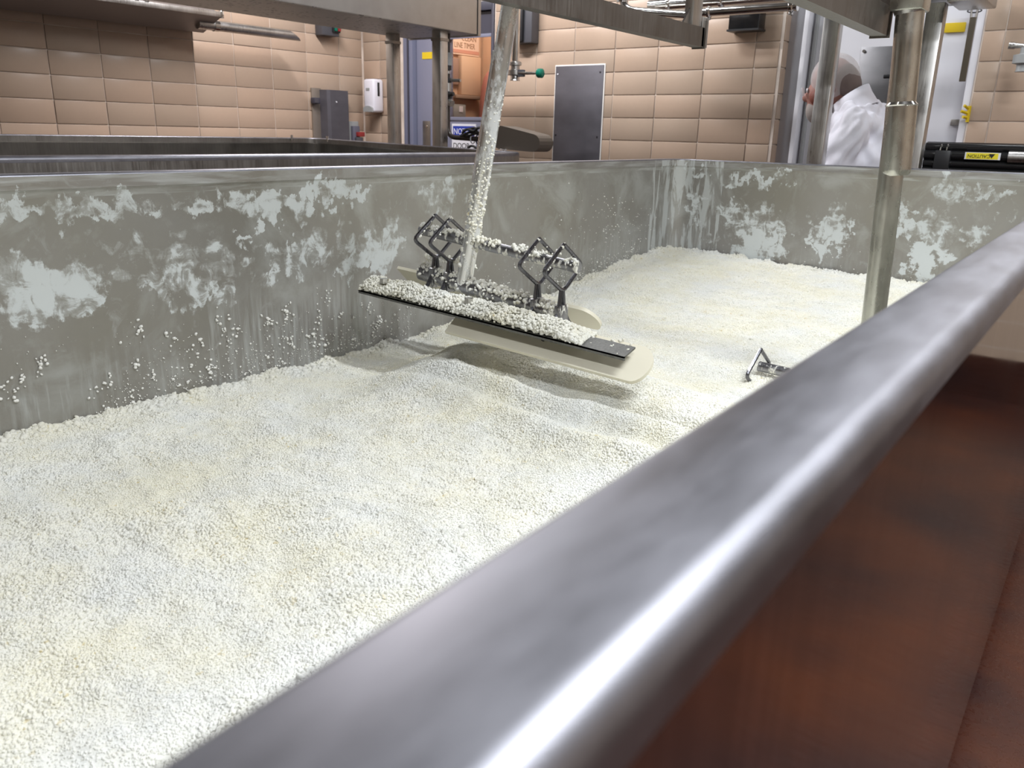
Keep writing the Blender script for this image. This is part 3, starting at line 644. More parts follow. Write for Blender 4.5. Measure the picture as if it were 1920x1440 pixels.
# front blade: cream board with a steel angle carrying a heap of curd
def board(name, a, b, x_top, x_bot, ztop, zbot, m, parent, th=0.012, round_end=True):
    """a, b: y of left and right end, with z shift slope"""
    bm = bmesh.new(); n = 14; sl = 0.05
    y_l, y_r = a, b; outline = []
    r = 0.045 if round_end else 0.004
    def pt(y, s):                                # s: 0 bottom .. 1 top
        z0 = (y-y_l)*sl
        return (x_bot+(x_top-x_bot)*s, y, zbot+(ztop-zbot)*s+z0)
    outline += [pt(y_l, 0.0), pt(y_l, 1.0)]
    for i in range(7):
        an = math.radians(90-i*15); outline.append(pt(y_r+0.04-0.04*math.cos(an), 0.5+0.5*math.sin(an)))
    for i in range(1, 7):
        an = math.radians(-i*15); outline.append(pt(y_r+0.03-0.03*math.cos(an), 0.5+0.5*math.sin(an)))
    d = Vector((zbot-ztop, 0, x_top-x_bot)).normalized()*th
    add_prism(bm, outline, tuple(-d) if d.x < 0 else tuple(d), W)
    return obj(name, bm, m, parent, 30)
board('blade', 1.30, 0.752, 1.575, 1.492, -0.418, -0.476, 'board', ag1, 0.009)
# steel angle: shelf and lip
bm = bmesh.new()
L0, L1 = (1.61, -0.4165), (0.797, -0.456)
for dx0, dx1, dz0, dz1 in ((-0.018, 0.030, 0.0, 0.004), (-0.018, -0.014, -0.005, 0.004)):
    poly = [(1.515+dx0, L0[0], L0[1]+dz0), (1.515+dx1, L0[0], L0[1]+dz0+0.012*(dx1 > 0)), (1.515+dx1, L0[0], L0[1]+dz1+0.012*(dx1 > 0)), (1.515+dx0, L0[0], L0[1]+dz1)]
    add_prism(bm, poly, (0, L1[0]-L0[0], L1[1]-L0[1]), W)
obj('blade_angle', bm, steel('rough_wet_steel', (0.20, 0.20, 0.19), 0.6, (30, 30, 30), 0.5, 0.1), ag1)
for yy, zz in ((1.535, -0.382), (1.245, -0.395)):
    tube('nut', [(1.52, yy, zz-0.006), (1.52, yy, zz+0.006)], 0.012, 'chrome', ag1, seg=6)
# back blade
board('blade', 1.665, 1.00, 1.70, 1.765, -0.385, -0.445, 'board', ag1, 0.009)
# curd on the agitator
P = []; Rr = []
for _ in range(9000):
    s = rng.uniform(0, 0.86) if rng.uniform() < 0.985 else rng.uniform(0, 1.0)
    y = L0[0]+(L1[0]-L0[0])*s; zb = L0[1]+(L1[1]-L0[1])*s
    t_ = rng.beta(1.2, 1.2); hgt = (0.030+0.012*noise.noise((y*14, 0, 1))+0.006*noise.noise((y*40, 0, 7)))*(1-(2*t_-0.9)**2*0.6)*min(1, (0.86-s)*14+0.1)*min(1, s*30+0.4)
    x = 1.496+t_*0.080
    P.append((x, y, zb+0.004+t_*0.012+rng.uniform(0.2, 1)*max(0.002, hgt)+CZ)); Rr.append(rng.uniform(0.0024, 0.0048))
for _ in range(420):
    s = rng.uniform(0.01, 0.83); y = L0[0]+(L1[0]-L0[0])*s; zb = L0[1]+(L1[1]-L0[1])*s; t_ = rng.uniform(0.1, 0.9)
    P.append((1.498+t_*0.070, y, zb+0.010+t_*0.012+rng.uniform(0, 0.008)*(1-abs(2*t_-1))+CZ)); Rr.append(rng.uniform(0.008, 0.0115))
o = crumbs('curd_heap', np.array(P), np.array(Rr)); tag(o, 'ridge of white curd heaped along the long front paddle blade', 'curd heap')
P = []; Rr = []
for seg, r, n, sp in (((ag_ut[0], ag_ut[1]), 0.0125, 420, 0.7), ((ag_lt[0], ag_lt[1]), 0.019, 620, 0.9)):
    p, q = crumb_line((1.6, seg[0][0], seg[0][1]), (1.6, seg[1][0], seg[1][1]), r, n, sp); P += p; Rr += q
for s_, n in ((0.35, 26), (0.5, 60), (0.62, 90), (0.72, 90), (0.8, 60)):            # up the shaft foot
    for _ in range(n):
        s = min(1, max(0, s_+rng.normal(0, 0.06))); y = 1.195+0.133*s; z = 0.285-0.66*s; an = rng.uniform(2.4, 5.2)
        P.append((1.6+math.cos(an)*0.0205, y+math.sin(an)*0.0205, z+CZ)); Rr.append(rng.uniform(0.0012, 0.004)*(0.5+s))
for y in (1.425, 1.375, 1.098, 1.028):
    for _ in range(26):
        k = rng.uniform(); sg = -1 if rng.uniform() < 0.6 else 1
        zc = ag_ut[0][1]+(y-1.475)/(0.985-1.475)*(ag_ut[1][1]-ag_ut[0][1])-0.010
        P.append((1.6+sg*0.062*k, y+rng.normal(0, 0.003), zc+0.056*(1-k)+0.004+CZ)); Rr.append(rng.uniform(0.0015, 0.0042))
for _ in range(420):                                                                       # on the back blade
    y = rng.uniform(1.02, 1.55); k = rng.uniform(0, 0.35)
    if noise.noise((y*9, 3, 1)) < -0.05: continue
    P.append((1.665+0.1*k, y, -0.372-0.073*k+(y-1.665)*0.05+0.004+CZ)); Rr.append(rng.uniform(0.0025, 0.005))
for _ in range(60):
    P.append((1.62, rng.uniform(1.3, 1.48), rng.uniform(-0.335, -0.315)+CZ)); Rr.append(rng.uniform(0.003, 0.006))
o = crumbs('curd_crumbs', np.array(P), np.array(Rr)); tag(o, 'curd crumbs clinging to the agitator tubes, straps and shaft foot', 'curd bits')
# second agitator: stepped pipe going down into the curd by the near rim
ag2 = make_agitator(2.07, (0.458, 0.26), (0.427, -0.66), ((0.70, -0.578), (0.16, -0.60)), ((0.70, -0.70), (0.16, -0.72)), 'stepped steel agitator pipe standing in the curd beside the near rim', 0.0268, socket=True, dia_y=(0.70,))
tube('upper_pipe', [(2.07, 0.460, 0.285), (2.07, 0.447, 0.075)], 0.0292, 'pipe', ag2, seg=32)
tube('weld_bead', [(2.07, 0.4475, 0.085), (2.07, 0.4471, 0.079), (2.07, 0.4468, 0.073)], [0.0295, 0.0345, 0.0305], 'chrome', ag2, seg=24)
tube('weld_bead', [(2.07, 0.4612, 0.279), (2.07, 0.461, 0.273), (2.07, 0.4605, 0.266)], [0.0295, 0.0325, 0.0295], 'steel', ag2, seg=24)
tube('coupling_sleeve', [(2.07, 0.4469, 0.076), (2.07, 0.4385, -0.060), (2.07, 0.438, -0.068), (2.07, 0.4375, -0.074)], [0.0328, 0.0328, 0.0318, 0.0272], 'pipe', ag2, seg=32)
bx('socket', (2.036, 0.427, 0.272), (2.104, 0.497, 0.42), 'pipe', ag2, W, 0.004)

# carriage rails the two shafts hang from
def rail(label, x0, x1, y, z, h, wd, post_x, gusset=True):
    r = empty('agitator_rail', W(((x0+x1)/2, y, z)), label, 'rail', None)
    bm = bmesh.new()                               # channel: web, top and bottom flange
    add_prism(bm, [(x0, y, z), (x0, y, z+h), (x0, y+wd, z+h), (x0, y+wd, z+h-0.004), (x0, y+0.004, z+h-0.004), (x0, y+0.004, z+0.004), (x0, y+wd, z+0.004), (x0, y+wd, z)], (x1-x0-0.003, 0, 0), W)
    obj('channel', bm, 'rail', r)
    bx('end_cap', (x1-0.002, y-0.004, z-0.004), (x1+0.004, y+wd+0.004, z+h+0.02), 'rail', r)
    if gusset:
        bx('hanger_post', (post_x-0.032, y+0.004, z+h), (post_x+0.032, y+wd, 0.80), 'steel', r, W, 0.004)
        bm = bmesh.new(); add_prism(bm, [(post_x-0.075, y+0.015, z+h), (post_x-0.03, y+0.015, z+h), (post_x-0.03, y+0.015, z+h+0.05)], (0, 0.006, 0), W); obj('gusset', bm, 'steel_dark', r)
        bx('side_plate', (post_x+0.032, y, z+0.0), (post_x+0.075, y+0.006, z+h+0.03), 'steel_dark', r, W, 0.002)
    return r
rail('shaded steel overhead rail ending in a post, above the leaning agitator', 0.2, 2.51, 1.135, 0.263, 0.055, 0.034, 2.46)
rail('grey steel overhead rail running into the square socket of stepped pipe', 0.2, 2.10, 0.506, 0.228, 0.060, 0.035, 2.46, gusset=False)
# ------------------------------------------------------------------ bridges over the vats
def post(name, x, y, s, z0, z1, m, parent): return bx(name, (x-s/2, y-s/2, z0), (x+s/2, y+s/2, z1), m, parent, W, 0.004)
b1 = empty('agitator_bridge', W((3.8, 3.5, -CZ)), 'grey steel bridge housing on two square posts behind the second vat', 'bridge')
bm = bmesh.new(); add_box(bm, (1.0, 3.27, 0.548), (4.05, 3.275, 0.95), W); add_box(bm, (4.045, 3.27, 0.548), (4.05, 3.82, 0.95), W); add_box(bm, (1.0, 3.815, 0.548), (4.05, 3.82, 0.95), W)
obj('housing', bm, 'bridge', b1); bx('underside', (1.0, 3.28, 0.546), (4.04, 3.815, 0.552), 'spotted', b1)
bx('end_lip', (4.05, 3.265, 0.54), (4.075, 3.83, 0.95), 'bridge', b1)
for y, s in ((3.718, 0.062), (3.344, 0.066)):
    p = post('leg', 3.80, y, s, -CZ, 0.546, 'steel', b1); bx('collar', (3.80-s*0.55, y-s*0.55, 0.49), (3.80+s*0.55, y+s*0.55, 0.505), 'steel_dark', p)
b2 = empty('agitator_bridge', W((3.8, 0.95, -CZ)), 'pair of square steel posts rising behind the far end of the curd vat', 'bridge')
post('leg', 3.815, 1.143, 0.066, -CZ, 0.535, 'steel', b2); post('leg', 3.815, 0.748, 0.066, -CZ, 0.525, 'steel', b2)
bx('housing', (3.0, 0.70, 0.535), (3.98, 1.19, 0.9), 'bridge', b2)
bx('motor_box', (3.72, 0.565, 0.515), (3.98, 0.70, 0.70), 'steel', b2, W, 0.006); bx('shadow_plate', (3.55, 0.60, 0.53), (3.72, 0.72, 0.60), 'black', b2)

# ------------------------------------------------------------------ fittings on and before the walls
# stainless hood with drain pipe on the left wall
hd = empty('wall_hood', RM((2.2, YA, 0.6)), 'long grimy steel hood hanging on the left tiled wall, top left', 'hood')
bm = bmesh.new()
prof = [(4.885, 0.647), (4.885, 0.668), (4.90, 0.668), (5.215, 0.80), (5.215, 0.580), (5.10, 0.566)]
add_prism(bm, [(0.6, y, z) for y, z in prof], (2.60, 0, 0), RM); obj('hood_body', bm, mat('grimy_hood_steel', (0.20, 0.185, 0.19), 0.42, 0.9), hd)
bx('front_lip', (0.6, 4.873, 0.645), (3.205, 4.886, 0.675), 'steel', hd, RM, 0.002)
bx('end_bracket', (3.19, 4.870, 0.640), (3.21, 4.90, 0.682), 'chrome', hd, RM, 0.002)
for x in (2.50, 2.64, 2.70): bx('clip', (x, 4.868, 0.674), (x+0.025, 4.895, 0.690), 'chrome', hd, RM, 0.002)
bm = bmesh.new(); add_tube(bm, [RM(p) for p in ((3.10, 5.00, 0.606), (3.835, 5.00, 0.606))], 0.031, 24)
bm2 = [v for v in bm.verts if (Matrix.Rotation(-YAW, 3, 'Z')@v.co).x > 3.5]
for v in bm2: q = Matrix.Rotation(-YAW, 3, 'Z')@v.co; q.x += -(q.z-CZ-0.606)*1.6; v.co = Matrix.Rotation(YAW, 3, 'Z')@q
obj('drain_pipe', bm, M['steel'], hd, 45); tube('pipe_ferrule', [(3.21, 5.00, 0.606), (3.245, 5.00, 0.606)], 0.035, 'chrome', hd, RM, 20)
# switch box on the left wall under the bridge
sb = empty('switch_box', RM((4.28, YA-0.06, 0.70)), 'dark start-stop switch box with green and red buttons, high by the corner', 'switch box')
bx('case', (4.20, YA-0.09, 0.655), (4.36, YA-0.005, 0.85), 'dark_grey', sb, RM, 0.006); bx('button_strip', (4.29, YA-0.105, 0.68), (4.36, YA-0.09, 0.75), 'black', sb, RM, 0.003)
bx('green_button', (4.30, YA-0.115, 0.69), (4.325, YA-0.105, 0.73), 'green', sb, RM, 0.002); bx('red_button', (4.332, YA-0.115, 0.69), (4.357, YA-0.105, 0.73), 'red', sb, RM, 0.002)
# stainless channel guard
cg = empty('channel_guard', RM((4.30, YA, -0.1)), 'bent stainless steel guard standing on the left wall near the corner', 'guard')
bm = bmesh.new(); add_prism(bm, [(4.20, YA-0.010, -0.8), (4.22, YA-0.085, -0.8), (4.245, YA-0.095, -0.8), (4.42, YA-0.095, -0.8), (4.455, YA-0.010, -0.8)], (0, 0, 1.075), RM); obj('guard_sheet', bm, 'plate', cg)
bx('side_flange', (4.13, YA-0.022, -0.8), (4.22, YA-0.009, 0.285), mat('tan_flange_steel', (0.30, 0.26, 0.22), 0.4, 0.6), cg, RM, 0.002)
tube('rivet', [(4.30, YA-0.101, 0.19), (4.30, YA-0.094, 0.19)], 0.005, 'sign_white', cg, RM, 8)
lk = empty('small_latch_box', RM((4.14, YA-0.04, 0.2)), 'small dark blue-grey box fixed to the flange of the steel guard', 'box')
bx('case', (4.115, YA-0.065, 0.172), (4.175, YA-0.0225, 0.215), 'dark_frame', lk, RM, 0.004); bx('face', (4.12, YA-0.068, 0.178), (4.155, YA-0.065, 0.21), 'plate', lk, RM)
# outlet box on left wall
ob = empty('outlet_box', RM((4.53, YA, -0.03)), 'grey power outlet box with red cover low beside the corner', 'outlet')
bx('wall_plate', (4.49, YA-0.018, -0.17), (4.585, YA-0.005, 0.055), 'grey_plastic', ob, RM, 0.003); bx('case', (4.50, YA-0.05, -0.16), (4.57, YA-0.018, 0.02), mat('blue_grey_plastic', (0.13, 0.13, 0.17), 0.4), ob, RM, 0.006)
bx('red_flap', (4.525, YA-0.085, -0.06), (4.59, YA-0.05, -0.025), 'red', ob, RM, 0.004); bx('lower_flap', (4.51, YA-0.08, -0.11), (4.575, YA-0.05, -0.065), 'dark_grey', ob, RM, 0.004)
# soap dispenser on the back wall at the corner
sd = empty('soap_dispenser', RM((XB-0.05, 5.03, 0.24)), 'white wall soap dispenser with grey push bar near the room corner', 'dispenser')
bm = bmesh.new(); add_box(bm, (XB-0.115, 4.985, 0.125), (XB-0.008, 5.105, 0.370), RM, 0.018); obj('cover', bm, 'white_plastic', sd, 50)
bm = bmesh.new(); add_prism(bm, [(XB-0.128, 4.995, 0.128), (XB-0.128, 5.095, 0.128)]+[(XB-0.128, 5.045+0.05*math.cos(a), 0.150+0.022*math.sin(a)) for a in [math.pi*i/8 for i in range(9)]], (0.02, 0, 0), RM); obj('push_bar', bm, 'grey_plastic', sd, 40)
bx('level_window', (XB-0.075, 4.982, 0.245), (XB-0.055, 4.987, 0.345), 'black', sd, RM, 0.001); bx('maker_plate', (XB-0.118, 5.03, 0.285), (XB-0.114, 5.07, 0.303), 'grey_plastic', sd, RM)
# stainless plate on the back wall
wp = empty('wall_plate', RM((XB, 3.16, 0.1)), 'tall grey stainless plate caulked white onto the back tiled wall', 'plate')
bx('caulk_bead', (XB-0.012, 2.957, -0.75), (XB-0.006, 3.345, 0.428), 'caulk', wp, RM, 0.002); bx('sheet', (XB-0.016, 2.965, -0.75), (XB-0.010, 3.337, 0.420), 'plate', wp, RM, 0.001)
for y, z, mm in ((3.318, 0.372, 'sign_white'), (2.99, 0.378, 'black'), (3.318, -0.01, 'black'), (2.99, -0.015, 'black')): tube('screw', [(XB-0.0195, y, z), (XB-0.015, y, z)], 0.005, mm, wp, RM, 8)
# dark boxes on the back wall
w1 = empty('control_box', RM((XB-0.05, 3.57, 0.68)), 'dark grey wall box beside the door, behind the leaning shaft top', 'control box')
bx('case', (XB-0.09, 3.49, 0.565), (XB-0.008, 3.66, 0.86), 'dark_grey', w1, RM, 0.006); bx('cover', (XB-0.115, 3.55, 0.575), (XB-0.09, 3.66, 0.85), 'black', w1, RM, 0.006); bx('indicator', (XB-0.1175, 3.60, 0.60), (XB-0.114, 3.645, 0.64), mat('pinkish_lens', (0.35, 0.25, 0.28), 0.3), w1, RM)
w2 = empty('control_box', RM((XB-0.05, 2.02, 0.63)), 'black glossy switch box on the back wall beside the white doorway', 'control box')
bx('case', (XB-0.10, 1.94, 0.570), (XB-0.008, 2.115, 0.78), 'black_gloss', w2, RM, 0.006); bx('label_plate', (XB-0.103, 2.045, 0.705), (XB-0.099, 2.085, 0.74), 'sign_white', w2, RM); bx('base_lip', (XB-0.105, 1.935, 0.562), (XB-0.008, 2.12, 0.572), 'black', w2, RM)
# overhead sanitary pipes in front of the back wall
def san_pipe(label, y0, y1, z, r, x, clamps):
    p = empty('sanitary_pipe', W((x, (y0+y1)/2, z)), label, 'pipe'); tube('pipe_run', [(x, y0, z), (x, y1, z)], r, 'chrome', p, seg=20)
    for y in clamps:
        tube('clamp', [(x, y-0.012, z), (x, y-0.006, z), (x, y+0.006, z), (x, y+0.012, z)], [r*1.05, r*1.35, r*1.35, r*1.05], 'chrome', p, seg=20); bx('clamp_nut', (x-0.012, y-0.008, z-r*1.7), (x+0.012, y+0.008, z-r*1.2), 'steel', p, W, 0.002)
    return p
san_pipe('polished pipe with clamps running overhead to the black switch box', 1.47, 2.30, 0.620, 0.022, 4.3, (1.50, 1.93, 2.22))
san_pipe('thicker polished pipe overhead, just above its slimmer neighbour', 1.52, 2.32, 0.684, 0.030, 4.38, (1.9, 2.08, 2.2))
sp_ = empty('pipe_elbow', W((4.25, 2.36, 0.66)), 'polished bent pipe elbow above the middle of the dark overhead rail', 'pipe elbow')
tube('elbow', fillet([(4.25, 2.42, 0.85), (4.25, 2.42, 0.655), (4.25, 2.18, 0.625), (4.25, 1.98, 0.600)], 0.08, 8), 0.020, 'chrome', sp_, seg=16); tube('ferrule', [(4.25, 2.42, 0.69), (4.25, 2.42, 0.715)], 0.034, 'chrome', sp_, seg=18)
# drop pipe with butterfly valve and green knob
bv = empty('butterfly_valve', W((4.4, 3.245, 0.36)), 'steel drop pipe with butterfly valve and green handle knob', 'valve')
tube('drop_pipe', [(4.4, 3.245, 0.9), (4.4, 3.245, 0.425)], 0.024, 'chrome', bv, seg=18)
tube('clamp', [(4.4, 3.245, 0.425), (4.4, 3.245, 0.418), (4.4, 3.245, 0.404), (4.4, 3.245, 0.398)], [0.028, 0.040, 0.040, 0.028], 'steel', bv, seg=18)
tube('valve_body', [(4.4, 3.245, 0.398), (4.4, 3.245, 0.378), (4.4, 3.245, 0.372), (4.4, 3.245, 0.346), (4.4, 3.245, 0.340), (4.4, 3.245, 0.318), (4.4, 3.245, 0.312)], [0.028, 0.028, 0.044, 0.044, 0.028, 0.028, 0.033], 'steel', bv, seg=18)
bx('lock_plate', (4.375, 3.165, 0.333), (4.40, 3.21, 0.375), 'dark_grey', bv, W, 0.004); tube('handle_rod', [(4.38, 3.20, 0.356), (4.37, 3.05, 0.350)], 0.008, 'steel', bv, seg=10)
tube('handle_knob', [(4.37, 3.052, 0.350), (4.369, 3.045, 0.350), (4.368, 3.018, 0.349), (4.368, 3.010, 0.349)], [0.016, 0.027, 0.027, 0.018], 'green', bv, seg=20)
# valve on the right part of the back wall
rv = empty('wall_valve', RM((4.5, 0.6, 0.36)), 'dark grey valve with lever by the right edge, before tiled wall', 'valve')
q = lambda p: W(p)
tube('valve_body', [(4.45, 0.485, 0.41), (4.45, 0.485, 0.385), (4.45, 0.485, 0.380), (4.45, 0.485, 0.345), (4.45, 0.485, 0.340), (4.45, 0.485, 0.315), (4.45, 0.485, 0.310)], [0.022, 0.022, 0.045, 0.045, 0.026, 0.026, 0.030], M['grey_plastic'], rv, seg=18)
tube('lever', [(4.45, 0.485, 0.41), (4.45, 0.50, 0.418), (4.45, 0.545, 0.420)], [0.012, 0.010, 0.014], 'steel', rv, seg=10); tube('supply_pipe', [(4.45, 0.484, 0.41), (4.45, 0.484, 0.9)], 0.014, 'dark_grey', rv, seg=12)
tube('knob', [(4.45, 0.53, 0.419), (4.45, 0.555, 0.421)], 0.015, 'steel', rv, seg=12)
# hanging bar with loop
hb = empty('hanging_bar', RM((4.58, 0.9, 0.45)), 'flat brown steel bar hanging from a hook beside the white doorway', 'bar')
bm = bmesh.new(); add_box(bm, (4.595, 0.727, 0.282), (4.607, 0.755, 0.565), W, 0.002); obj('bar', bm, mat('brown_steel', (0.16, 0.14, 0.11), 0.4, 0.9), hb)
for yy in (0.731, 0.751): tube('fork', [(4.60, yy, 0.56), (4.60, yy+(yy-0.741)*0.4, 0.61)], 0.005, 'steel_dark', hb, seg=8)
tube('hook_ring', [(4.60, 0.741+0.03*math.cos(a), 0.592+0.008*math.sin(a)) for a in [2*math.pi*i/16 for i in range(17)]], 0.003, 'black', hb, seg=6)
bx('white_bracket', (4.59, 0.70, 0.60), (4.63, 0.775, 0.66), 'white_paint', hb, W, 0.003)
# hose along the second vat's posts
hs = empty('air_line', W((3.9, 3.39, 0.2)), 'dark line with fittings down the square post, bending level above the second vat', 'hose')
tube('line', fillet([(3.93, 3.396, 0.545), (3.93, 3.396, -0.035), (3.93, 2.86, -0.052)], 0.06, 8), 0.0145, mat('brown_black_hose', (0.045, 0.035, 0.03), 0.3), hs, seg=12)
for z0, z1, r, mm in ((0.44, 0.37, 0.024, 'grey_plastic'), (0.372, 0.345, 0.020, 'black'), (0.34, 0.325, 0.013, 'steel'), (0.30, 0.275, 0.022, 'black'), (0.272, 0.225, 0.020, 'steel'), (0.222, 0.185, 0.026, 'black'), (0.18, 0.145, 0.022, 'steel_dark')):
    tube('fitting', [(3.92, 3.386, z0), (3.92, 3.386, z1)], r, mm, hs, seg=12)
tube('toggle', [(3.92, 3.365, 0.288), (3.92, 3.29, 0.285)], 0.009, 'steel', hs, seg=8); tube('side_plug', [(3.90, 3.36, 0.165), (3.90, 3.335, 0.155)], 0.020, 'steel', hs, seg=12); tube('side_plug', [(3.90, 3.36, 0.205), (3.90, 3.325, 0.21)], 0.012, 'black', hs, seg=10)
for y in (3.20, 3.16, 3.135): tube('cable_tie', [(3.93+0.022*math.cos(a), y, -0.043+0.026*math.sin(a)) for a in [2*math.pi*i/12 for i in range(13)]], 0.0035, 'sign_white' if y != 3.16 else 'black', hs, seg=6)
cbn = empty('cable_bundle', W((3.93, 3.15, -0.05)), 'tangle of black cables tied around the level hose before NOTICE sign', 'cables')
for i in range(8):
    pts = [(3.90+rng.uniform(-0.02, 0.02), 3.26-k*0.045+rng.uniform(-0.012, 0.012), (0.010 if i % 2 else -0.085)+rng.uniform(-0.022, 0.022)+(-0.01*abs(k-2.5))) for k in range(6)]
    tube('cable', fillet(pts, 0.02, 3), 0.0075, 'rubber', cbn, seg=7)
# capsule-shaped drive cover on the second vat's end rim
cv = empty('drive_cover', W((3.72, 2.7, -0.05)), 'brown-grey rounded steel drive cover beyond the second vat corner', 'drive cover')
bm = bmesh.new(); poly = []
for cy, cz, r, a0, a1 in ((2.835, -0.028, 0.062, 75, 255), (2.618, -0.052, 0.048, -105, 75)):
    for i in range(9):
        a = math.radians(a0+(a1-a0)*i/8); poly.append((3.70, cy-r*math.cos(a)*-1 if False else cy+r*math.cos(math.pi-a)*-1*-1, cz+r*math.sin(a)))
poly = []
for i in range(9):
    a = math.radians(80+180*i/8); poly.append((3.72, 2.835-0.060*math.cos(a), -0.028+0.062*math.sin(a)))
for i in range(9):
    a = math.radians(260+180*i/8); poly.append((3.72, 2.618-0.048*math.cos(a), -0.052+0.046*math.sin(a)))
add_prism(bm, poly, (0.13, 0, 0), W); obj('cover', bm, mat('brown_grey_steel', (0.145, 0.125, 0.105), 0.5, 0.6), cv)
tube('bright_pin', [(3.70, 2.80, -0.098), (3.68, 2.745, -0.112)], 0.005, 'chrome', cv, seg=8); tube('bright_pin', [(3.70, 2.815, -0.088), (3.69, 2.77, -0.092)], 0.004, 'chrome', cv, seg=8)

# caution cylinders behind the far end of the vat
cy = empty('hydraulic_cylinder', W((3.95, 0.4, -0.05)), 'black tubes with CAUTION label lying behind the far end of the vat', 'cylinder')
for z, r, mm in ((-0.016, 0.017, 'black_gloss'), (-0.048, 0.022, 'black_gloss'), (-0.083, 0.016, 'black_gloss'), (-0.112, 0.015, 'black_gloss')):
    tube('tube', [(3.97, 0.735, z), (3.97, -0.35, z)], r, mm, cy, seg=20)
tube('rod', [(3.955, 0.42, -0.048), (3.955, -0.35, -0.048)], 0.0235, 'steel', cy, seg=20)
bx('back_plate', (3.99, -0.35, -0.13), (4.0, 0.735, 0.004), 'black', cy)
for yy in (0.672, 0.648): tube('hose_clamp', [(3.965+0.026*math.cos(a), yy, -0.04+0.034*math.sin(a)) for a in [2*math.pi*i/14 for i in range(15)]], 0.0035, 'chrome', cy, seg=6)
bx('clamp_block', (3.935, 0.63, -0.12), (3.96, 0.69, -0.03), 'black', cy, W, 0.004)
lb = bx('caution_label', (3.9445, 0.447, -0.062), (3.947, 0.577, -0.034), 'sign_white', cy); bx('yellow_field', (3.9435, 0.455, -0.060), (3.9446, 0.572, -0.036), 'label_yellow', lb)
text('lettering', '\u25b2 CAUTION' if False else 'CAUTION', 0.0185, 'black_print', lb, W((3.943, 0.525, -0.048)), (0, 1, 0), (0, 0, -1))
bm = bmesh.new(); add_prism(bm, [(3.9430, 0.478, -0.057), (3.9430, 0.467, -0.039), (3.9430, 0.489, -0.039)], (0.0005, 0, 0), W); obj('warning_triangle', bm, 'black_print', lb)

# ------------------------------------------------------------------ the worker behind the vat
def blob_mesh(name, parts, m, parent, voxel=0.011, smooth=4, wrinkle=0.0, clip=None):
    bm = bmesh.new()
    for kind, *a in parts:
        if kind == 'e':                                   # ellipsoid: centre, radii, rotation about x
            c, r, rx = a; r0 = bmesh.ops.create_uvsphere(bm, u_segments=20, v_segments=12, radius=1)
            R = Matrix.Rotation(rx, 3, 'X')
            for v in r0['verts']: v.co = W(Vector(c)+R@Vector((v.co.x*r[0], v.co.y*r[1], v.co.z*r[2])))
        else:                                             # tapered limb
            pts, rad = a; add_tube(bm, [W(p) for p in pts], rad, 16)
            for p, r in ((pts[0], rad[0]), (pts[-1], rad[-1])):
                r0 = bmesh.ops.create_uvsphere(bm, u_segments=14, v_segments=8, radius=r)
                for v in r0['verts']: v.co = v.co+W(p)
    o = obj(name, bm, m, None, 0)
    r = o.modifiers.new('r', 'REMESH'); r.mode = 'VOXEL'; r.voxel_size = voxel
    s = o.modifiers.new('s', 'SMOOTH'); s.iterations = smooth; s.factor = 0.5
    dg = bpy.context.evaluated_depsgraph_get(); me = bpy.data.meshes.new_from_object(o.evaluated_get(dg)); o.modifiers.clear(); o.data = me
    me.materials.clear(); me.materials.append(M[m] if isinstance(m, str) else m)
    if wrinkle:
        co = np.empty(len(me.vertices)*3); me.vertices.foreach_get('co', co); no = np.empty(len(me.vertices)*3); me.vertices.foreach_get('normal', no); co = co.reshape(-1, 3); no = no.reshape(-1, 3)
        d = np.array([noise.noise((p[0]*14+p[2]*5, p[1]*16-p[2]*4, p[2]*6)) for p in co])+0.5*np.array([noise.noise((p[0]*30, p[1]*30+p[2]*14, p[2]*14)) for p in co])
        co = co+no*(d*wrinkle)[:, None]; me.vertices.foreach_set('co', co.ravel())
    me.polygons.foreach_set('use_smooth', [True]*len(me.polygons))
    if parent is not None: o.parent = parent; o.matrix_parent_inverse = parent.matrix_world.inverted()
    return o
PX = 4.17
pe = empty('person', W((PX, 0.98, -CZ)), 'worker in white coat and hair net leaning forward behind the vat end', 'person')
HX = PX-0.03
